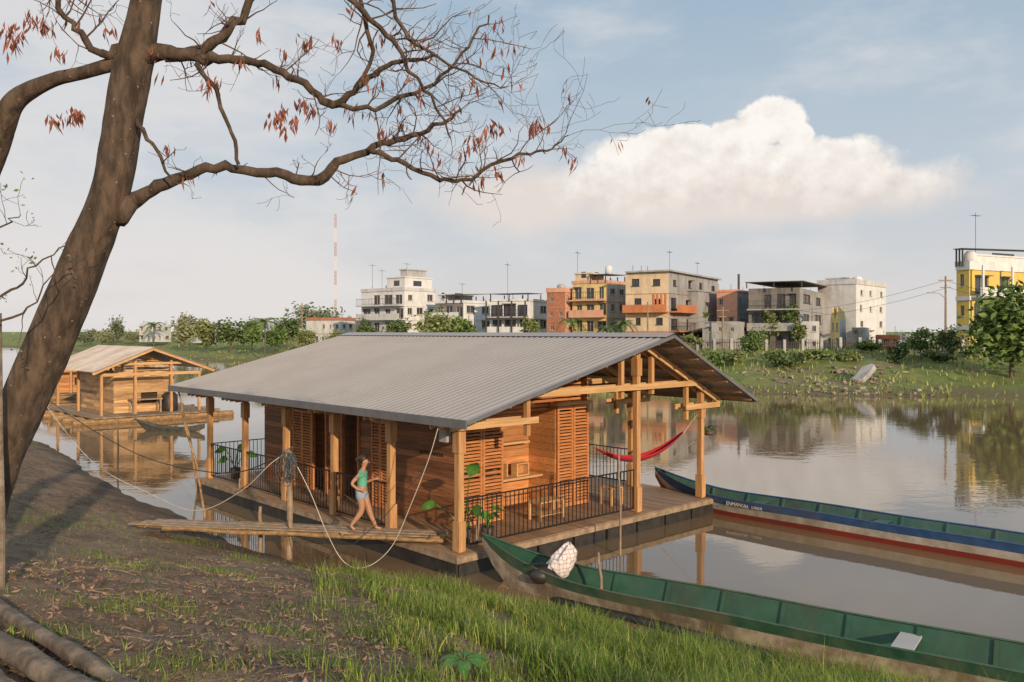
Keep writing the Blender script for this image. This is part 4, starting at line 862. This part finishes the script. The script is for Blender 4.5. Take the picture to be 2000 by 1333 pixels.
# ---------------------------------------------------------------- near tree
tb=at(-110,1180,8.); tr=thing('bare_tree','large leaning bare tree with dry reddish leaves on the near bank','tree',(tb.x,tb.y,gz(tb.x,tb.y))); TO=tr.location.copy()
limbs={'trunk':[(-115,1230,8,70),(-75,1080,8,60),(-22,930,8,49),(40,800,8,43),(110,640,8,41),(170,490,8,39),(215,380,8,37),(240,240,8,34),(260,130,8,35),(282,20,8,30),(300,-90,8,26)],
'stem':[(-140,1250,8.5,42),(-150,700,8.4,34),(-50,400,8.3,27),(-4,280,8.2,23),(28,200,8.1,19),(100,158,8.05,13),(165,142,8,13),(240,120,8,14)],
'B':[(230,422,8,22),(262,390,8,16),(310,365,8,12),(370,340,8.1,10),(440,328,8.1,9),(520,337,8.2,9),(590,352,8.2,10),(632,344,8.2,10),(660,315,8.2,8.5),(730,290,8.2,6.5),(790,270,8.3,5.2),(850,250,8.3,4),(900,215,8.3,2.5)],
'B2':[(722,294,8.2,5.5),(780,318,8.2,5),(840,345,8.2,4.3),(905,352,8.3,3.6),(960,322,8.3,3.4),(1035,297,8.4,2.6),(1075,292,8.4,2),(1110,265,8.4,1.1)],
'C':[(262,118,8,24),(330,104,8,15),(400,118,8,11),(460,115,7.9,8.5),(540,135,7.9,7.5),(600,168,7.8,7.5),(645,200,7.8,7.5),(690,180,7.8,6),(735,140,7.8,5),(780,118,7.8,4.3),(855,108,7.8,2.2)],
'C2':[(640,198,7.8,5),(720,215,7.8,4.6),(790,190,7.9,4),(860,150,8,3.2),(915,95,8,2.5),(955,30,8,1.5)],
'C3':[(690,180,7.8,4),(730,110,7.8,4),(712,40,7.7,4.4),(690,-50,7.7,4.4)],
'D':[(320,108,8,14),(400,95,8.1,10.5),(440,62,8.1,9.5),(480,20,8.2,8),(520,-50,8.2,7)],
'E':[(250,85,8,15),(200,110,7.9,8),(160,70,7.8,6),(120,20,7.7,5),(90,-40,7.7,4.5)],
'G':[(600,-70,7.6,5.5),(690,5,7.6,5.5),(755,70,7.7,5),(800,140,7.7,3.6),(850,205,7.8,2.7),(880,270,7.8,1.5)],
'G2':[(750,-50,7.6,4.5),(790,60,7.6,3.6),(850,110,7.6,2.7),(930,150,7.7,2),(990,170,7.7,1)],
'Fh':[(385,125,7.9,5),(425,195,7.9,4.2),(452,262,7.9,3.6),(466,322,8,3.6)],
'Hh':[(268,235,7.9,4.5),(300,285,7.8,3.6),(335,348,7.8,2.2)],
'L1':[(-40,600,7.2,3),(30,560,7.2,2.4),(70,520,7.2,1.7),(130,480,7.2,1)],'L2':[(-40,480,7,2.5),(10,440,7,1.6),(40,420,7,1)],'L3':[(-50,640,7.3,3),(40,610,7.3,2),(90,560,7.3,1.3),(100,500,7.3,1)]}
ends=[]; TW=MB(); rt=random.Random(11)
def twig(p,d,L,r,lv):
    pts=[p.copy()]; rs=[r]; n=5; q=p.copy(); dd_=d.copy()
    for k in range(n):
        dd_=(dd_+Vector((rt.gauss(0,.25),rt.gauss(0,.2),rt.gauss(.05,.25)))).normalized(); q=q+dd_*L/n; pts.append(q.copy()); rs.append(max(.0019,r*(1-(k+1)/n*.7)))
        if lv>0 and rt.random()<(.55 if lv>1 else .38):
            a=Vector((rt.gauss(0,1),rt.gauss(0,.5),rt.gauss(.1,1))).normalized(); twig(q,(dd_*.55+a*.75).normalized(),L*rt.uniform(.4,.7),rs[-1]*.75,lv-1)
    TW.tube(pts,rs,4,False)
    ends.append((q.copy(),dd_.copy()))
for nm,pl in limbs.items():
    big=nm in('trunk','stem')
    sm=smoothpath([(*at(a,b_,y),r/F*y) for a,b_,y,r in pl],14 if big else 4); pts=[Vector(s[:3])-TO for s in sm]; rs=[float(s[3]) for s in sm]
    if not big:
        pts=[p+Vector((rt.gauss(0,.014),rt.gauss(0,.03),rt.gauss(0,.014))) if 0<i<len(pts)-1 else p for i,p in enumerate(pts)]; rs=[r*(1+rt.uniform(-.08,.12)) for r in rs]
    mb=MB(); nn_=40 if big else 9; mb.tube(pts,rs,nn_)
    if big:
        for i,p in enumerate(pts):
            for k in range(nn_):
                a=2*math.pi*k/nn_; t_=i*.11; kf=1+.045*math.sin(2*a+t_*1.3)+.025*math.sin(5*a+t_*2.1+math.sin(t_*3))+.012*math.sin(11*a+2*math.sin(t_*5))+.03*max(0,math.sin(t_*2.7+a*2))**6
                v_=Vector(mb.v[i*nn_+k]); mb.v[i*nn_+k]=tuple(p+(v_-p)*kf)
    mb.build('trunk' if big else 'limb',W['bark'],tr,True)
    if nm=='trunk' : rngk=[]
    elif nm=='stem': rngk=range(len(pts)-42,len(pts),9)
    elif nm in('Hh','Fh'): rngk=range(2,len(pts),4)
    elif nm in ('L1','L2','L3'): rngk=range(2,len(pts),2)
    else: rngk=range(4 if nm!='B' else 10,len(pts))
    for i in rngk:
        if rt.random()<(.45 if nm in('B','C','stem','Fh','Hh') else .75):
            fw=(pts[min(i+1,len(pts)-1)]-pts[i-1]).normalized(); a=Vector((rt.gauss(0,1),rt.gauss(0,.6),rt.gauss(.15,1))).normalized()
            sc=.6 if nm in('B','C','stem','Fh','Hh','L1','L2','L3') else 1.
            twig(pts[i],(fw*.6+a*.8).normalized(),rt.uniform(.3,.8)*sc,min(.009,rs[i]*.5),2 if nm not in('Hh','Fh','L1','L2','L3') else 1)
TW.build('twigs',W['twig'],tr)
pod=MB()
def podcl(c,n):
    for _ in range(n):
        L=rt.uniform(.07,.16); w_=rt.uniform(.008,.018); a=rt.random()*6; d0=Vector((rt.gauss(0,.3),rt.gauss(0,.3),-1)).normalized(); s_=Vector((math.cos(a),math.sin(a),0)); p=c+Vector((rt.gauss(0,.035),rt.gauss(0,.03),rt.gauss(0,.03)))
        b1=p+d0*L*.5+s_*.01; e=p+d0*L+Vector((math.cos(a+1),math.sin(a+1),0))*.02
        pod.face(p,b1+s_*w_,e,b1-s_*w_)
for (e,d) in ends:
    if rt.random()<.06: podcl(e,rt.randint(2,5))
for (px,py,k) in [(600,85,14),(20,80,20),(15,55,16),(548,212,18),(590,200,18),(578,225,12),(140,222,20),(100,230,14),(90,45,20),(120,100,12),(330,282,6),(690,212,8),(735,70,9),(660,75,10),(955,245,12),(975,250,9),(910,288,9),(968,330,6),(940,350,6),(1018,300,7),(940,270,9),(470,120,6),(410,170,12),(560,245,9),(640,240,7),(1040,240,6),(210,60,10),(65,30,18),(420,150,8),(610,205,10),(40,60,14),(155,215,10),(535,225,8),(300,90,6),(800,60,6),(505,60,6)]:
    podcl(at(px,py,7.9)-TO,k)
pod.build('dry_leaves',W['pod'],tr)
C=np.array([tuple(e) for (e,d) in ends if (e+TO).y<7.6 and (e+TO).x<-3.6]);
if len(C):
    C=np.repeat(C,3,0)+rng.normal(0,.03,(len(C)*3,3)); V,Fc=leafquads(C,.02); npmesh('small_leaves',V,Fc,W['fol2'],tr)
# ---------------------------------------------------------------- near grass + litter
def patch(n,xr,yr,keep,h0,h1,name,label,mat,w0=.006,w1=.014,lean=.9):
    P=np.stack([rng.uniform(*xr,n),rng.uniform(*yr,n)],1); k=keep(P[:,0],P[:,1]); P=P[k]; z=height(P[:,0],P[:,1]); cl=.6+.4*np.sin(P[:,0]*2.1+1)*np.sin(P[:,1]*1.7)+.25*np.sin(P[:,0]*5.3+P[:,1]*4)+.17*np.clip(P[:,0],0,4)
    o=blades(name,np.stack([P[:,0],P[:,1],z-.01],1),rng.uniform(h0,h1,len(P))*np.clip(cl,.3,1.45),rng.uniform(w0,w1,len(P)),mat,lean); tag(o,label,'grass',kind='stuff')
keepf=lambda x,y:(ndist(x,y)>-.15)&(x>-.9-(y-5.5)*.26+.5*np.sin(y*2)+.3*np.sin(x*5+y*3)+np.abs(rng.normal(0,.6,len(x))))&((np.sin(x*2.3+y)*np.sin(y*2.9-x)+1.0+x*.3)>rng.uniform(0,1.3,len(x)))
patch(170000,(-4,8),(3.5,15.5),keepf,.12,.44,'grass','dense green grass covering the near bank at lower right',W['grassn'])
patch(34000,(-4,8),(3.5,15.5),keepf,.1,.4,'grass','dry yellowish blades among the dense near bank grass',W['grassd'])
tc_=[(100,1015,.6),(60,1020,.5),(160,1015,.5),(330,1300,.35),(250,1110,.4),(200,1090,.3),(430,1120,.35),(300,965,.5),(180,905,.8),(330,1190,.3),(560,1240,.4),(640,1190,.5),(90,1250,.3),(330,1330,.4),(120,880,.8),(600,1290,.3),(700,1220,.6),(480,1090,.3),(380,1060,.3),(230,1190,.3)]
Cs=[(ground_at(a,b_),r) for a,b_,r in tc_]
PP=[]
for c,r in Cs:
    q=rng.normal(0,r*.5,(230,2)); PP.append(np.stack([c.x+q[:,0]*1.5,c.y+q[:,1]],1))
PP.append(np.stack([rng.uniform(-9,0,4000),rng.uniform(4,19,4000)],1))
PP=np.concatenate(PP); PP=PP[ndist(PP[:,0],PP[:,1])>.1]; o=blades('grass',np.stack([PP[:,0],PP[:,1],height(PP[:,0],PP[:,1])-.01],1),rng.uniform(.04,.13,len(PP)),rng.uniform(.004,.009,len(PP)),W['grassn'],1.2); tag(o,'sparse grass tufts on the bare earth bank','grass',kind='stuff')
PP=np.array([(x,y) for (px,k) in ((1840,30),(1730,16),(1560,12),(1620,14),(1930,20),(1980,20),(1400,10),(1680,14)) for _ in range(k) for (x,y) in [(((px+rng.normal(0,18)-1000)/F)*8.6,8.6+rng.normal(0,.25))]])
o=blades('grass',np.stack([PP[:,0],PP[:,1],height(PP[:,0],PP[:,1])-.02],1),rng.uniform(.4,.95,len(PP)),rng.uniform(.010,.017,len(PP)),W['grassn'],.55); tag(o,'tall reed like grass blades rising before the green canoe','grass',kind='stuff')
n=19000; P=np.stack([rng.uniform(-6.5,1.6,n),rng.uniform(3.4,14.5,n)],1); kk=(ndist(P[:,0],P[:,1])>.4)&(rng.uniform(0,1,n)<np.clip(1.0-(P[:,1]-5)*.09+.4*np.sin(P[:,0]*2+P[:,1])*np.sin(P[:,1]*1.3-P[:,0]),.06,1)); P=P[kk]; n=len(P); z=height(P[:,0],P[:,1])+.015
C=np.stack([P[:,0],P[:,1],z],1); a=rng.uniform(0,6.28,n); t1=np.stack([np.cos(a),np.sin(a),rng.normal(-.05,.3,n)],1); t2=np.stack([-np.sin(a),np.cos(a),rng.normal(0,.35,n)],1); L=(.010+.038*rng.uniform(0,1,n)**1.8)[:,None]
V=np.stack([C-t1*L,C-t2*L*.38,C+t1*L+np.array([0,0,.012]),C+t2*L*.38],1).reshape(-1,3); o=npmesh('leaf_litter',V,np.arange(4*n).reshape(n,4).tolist(),W['litter']); tag(o,'brown fallen leaves scattered over the bare near bank','leaf litter',kind='stuff')
mb=MB()
for i in range(340):
    x=random.uniform(-6,1);y=random.uniform(4,13)
    if ndist([x],[y])[0]<.5: continue
    z=gz(x,y)+.015; a=random.random()*6; L=random.uniform(.06,.35); mb.tube([(x,y,z),(x+L*.5*math.cos(a),y+L*.5*math.sin(a),gz(x+L*.5*math.cos(a),y+L*.5*math.sin(a))+.02),(x+L*math.cos(a+.2),y+L*math.sin(a+.2),gz(x+L*math.cos(a+.2),y+L*math.sin(a+.2))+.01)],.0035,4)
tag(mb.build('fallen_twigs',W['grey']),'thin fallen twigs on the bare bank','twigs',kind='stuff')
mb=MB()
for i in range(1500):
    x=random.uniform(-12,1);y=random.uniform(4,22)
    if ndist([x],[y])[0]<.05: continue
    s=random.uniform(.012,.05); mb.ell((x,y,gz(x,y)),(s,s*.8,s*.6),6,4)
tag(mb.build('clods',g.data.materials[0]),'small earth clods on the bare near bank','earth clods',kind='stuff')
c=ground_at(905,1320); t=thing('broad_leaf_weed','broad leaved weed at the bottom edge among grass','plant',(c.x,c.y,gz(c.x,c.y)))
for k in range(7):
    a=k*.9+.3; g_=Vector((math.cos(a),math.sin(a),.35)).normalized(); sv=g_.cross(Vector((0,0,1))).normalized(); f=MB(); pr=None
    for j in range(7):
        s=j/6; c_=g_*(.04+.24*s)+Vector((0,0,.12-.16*s*s)); ww=.06*math.sin(math.pi*min(.97,max(.05,s))); cur=(c_-sv*ww+Vector((0,0,.012)),c_,c_+sv*ww+Vector((0,0,.012)))
        if pr: f.face(pr[0],pr[1],cur[1],cur[0]); f.face(pr[1],pr[2],cur[2],cur[1])
        pr=cur
    f.build('leaf',W['leafbig'],t,True)
# ---------------------------------------------------------------- person
def skinmesh(name,nodes,edges,mat,parent,root=0,sub=2):
    me=bpy.data.meshes.new(name); me.from_pydata([n[:3] for n in nodes],edges,[]); o=bpy.data.objects.new(name+'_src',me); COL.objects.link(o)
    sk=o.modifiers.new('s','SKIN'); sk.use_smooth_shade=True; sb=o.modifiers.new('b','SUBSURF'); sb.levels=sub; sb.render_levels=sub
    for i,n in enumerate(nodes):
        r=n[3]; me.skin_vertices[0].data[i].radius=(r,r) if not hasattr(r,'__len__') else r; me.skin_vertices[0].data[i].use_root=(i==root)
    dg=bpy.context.evaluated_depsgraph_get(); m2=bpy.data.meshes.new_from_object(o.evaluated_get(dg)); bpy.data.objects.remove(o)
    m2.materials.clear(); m2.materials.append(mat); m2.polygons.foreach_set('use_smooth',[True]*len(m2.polygons)); q=bpy.data.objects.new(name,m2); COL.objects.link(q); q.parent=parent; return q
skin=M_('skin',(.46,.25,.15),(.4,.21,.125),.5,bump=0); shirt=M_('teal_shirt',(.14,.46,.35),(.11,.38,.29),.85,scale=20); den=M_('denim',(.36,.42,.5),(.24,.3,.38),.85,scale=25); hair=M_('dark_hair',(.02,.012,.008),(.04,.025,.015),.5,scale=30)
pp=ga.lerp(gb,.735); pt=thing('person','person in teal t-shirt and denim shorts walking right along the gangway','person',(pp.x,pp.y,pp.z-.018),math.atan2(dd.y,dd.x)+.1)
nd=[(0,0,.80,.105),(.01,0,.92,(.1,.085)),(.02,0,1.06,(.108,.085)),(.02,0,1.17,(.092,.072)),(.035,0,1.24,.04),(.05,0,1.29,.048),(.06,0,1.37,(.08,.092)),(.055,0,1.43,(.07,.078)),
 (0.02,.07,.74,.095),(.13,.07,.43,.064),(.15,.07,.33,.06),(.26,.075,.09,.036),(.28,.075,.035,.032),(.39,.085,.02,.025),
 (-.01,-.07,.74,.095),(.02,-.07,.43,.064),(-.03,-.07,.33,.06),(-.19,-.07,.13,.036),(-.2,-.07,.09,.032),(-.12,-.07,.02,.025),
 (.01,.13,1.15,.048),(.02,.17,1.0,.04),(.05,.19,.93,.036),(.18,.15,.98,.027),(.24,.13,1.0,.022),
 (.0,-.13,1.15,.048),(-.13,-.18,1.02,.04),(-.17,-.2,.96,.036),(-.05,-.23,.87,.027),(-.01,-.23,.855,.022)]
ed=[(0,1),(1,2),(2,3),(3,4),(4,5),(5,6),(6,7),(0,8),(8,9),(9,10),(10,11),(11,12),(12,13),(0,14),(14,15),(15,16),(16,17),(17,18),(18,19),(3,20),(20,21),(21,22),(22,23),(23,24),(3,25),(25,26),(26,27),(27,28),(28,29)]
for hb,dirx in ((24,Vector((.9,-.2,.25))),(29,Vector((.95,0,-.2)))):
    h0=Vector(nd[hb][:3]); dirx.normalize(); up=Vector((0,0,1)); 
    pm_=h0+dirx*.04; nd.append((*pm_,.018)); pi_=len(nd)-1; ed.append((hb,pi_))
    for k,(o,l) in enumerate(((-.024,.05),(-.008,.06),(.008,.057),(.024,.045))):
        a=pm_+up*o+dirx*.022; nd.append((*a,.008)); i0=len(nd)-1; ed.append((pi_,i0)); b1=a+dirx*l*.55; nd.append((*b1,.0075)); c1=b1+(dirx*.6+Vector((0,.5 if hb==29 else -.5,-.3))).normalized()*l*.5; nd.append((*c1,.006)); ed+=[(i0,i0+1),(i0+1,i0+2)]
    a=h0+Vector((0,.015 if hb==29 else -.015,.018))+dirx*.012; nd.append((*a,.009)); i0=len(nd)-1; ed.append((hb,i0)); nd.append((*(a+dirx*.03+up*.016),.007)); ed.append((i0,i0+1))
body=skinmesh('body',nd,ed,skin,pt)
skinmesh('t_shirt',[(.0,0,.84,(.132,.108)),(.015,0,.95,(.127,.104)),(.02,0,1.08,(.135,.106)),(.02,0,1.18,(.104,.088)),(.03,0,1.215,(.064,.058)),(.01,.14,1.15,.066),(.02,.17,1.03,.062),(.0,-.14,1.15,.066),(-.08,-.17,1.06,.062)],[(0,1),(1,2),(2,3),(3,4),(3,5),(5,6),(3,7),(7,8)],shirt,pt)
skinmesh('shorts',[(0,0,.86,(.124,.106)),(0,0,.78,(.132,.118)),(.02,.07,.72,.108),(.07,.075,.58,.098),(-.01,-.07,.72,.108),(.0,-.075,.58,.098)],[(0,1),(1,2),(2,3),(1,4),(4,5)],den,pt)
f=MB(); f.ell((.035,0,1.425),(.108,.096,.095),18,12); f.v=[(x if z>1.37 or x<.06 else .05,y,max(z,1.32)) for x,y,z in f.v]; f.v=[(min(x,.12) if z>1.44 else min(x,.05),y,z) for x,y,z in f.v]; f.tube([(-.05,0,1.44),(-.09,0,1.43),(-.11,0,1.4),(-.1,0,1.36)],[.03,.034,.03,.015],8); f.build('hair',hair,pt,True)
for s in (-1,1):
    MB().ell((.135,s*.028,1.38),(.006,.01,.006),8,6).build('eye',hair,pt,True); MB().ell((.045,s*.092,1.37),(.016,.008,.024),8,6).build('ear',skin,pt,True)
MB().ell((.15,0,1.36),(.014,.01,.016),8,6).build('nose',skin,pt,True); MB().ell((.138,0,1.33),(.006,.02,.005),8,6).build('mouth',M_('lip',(.35,.1,.08),None,.5,bump=0),pt,True)
bpy.context.view_layer.update()
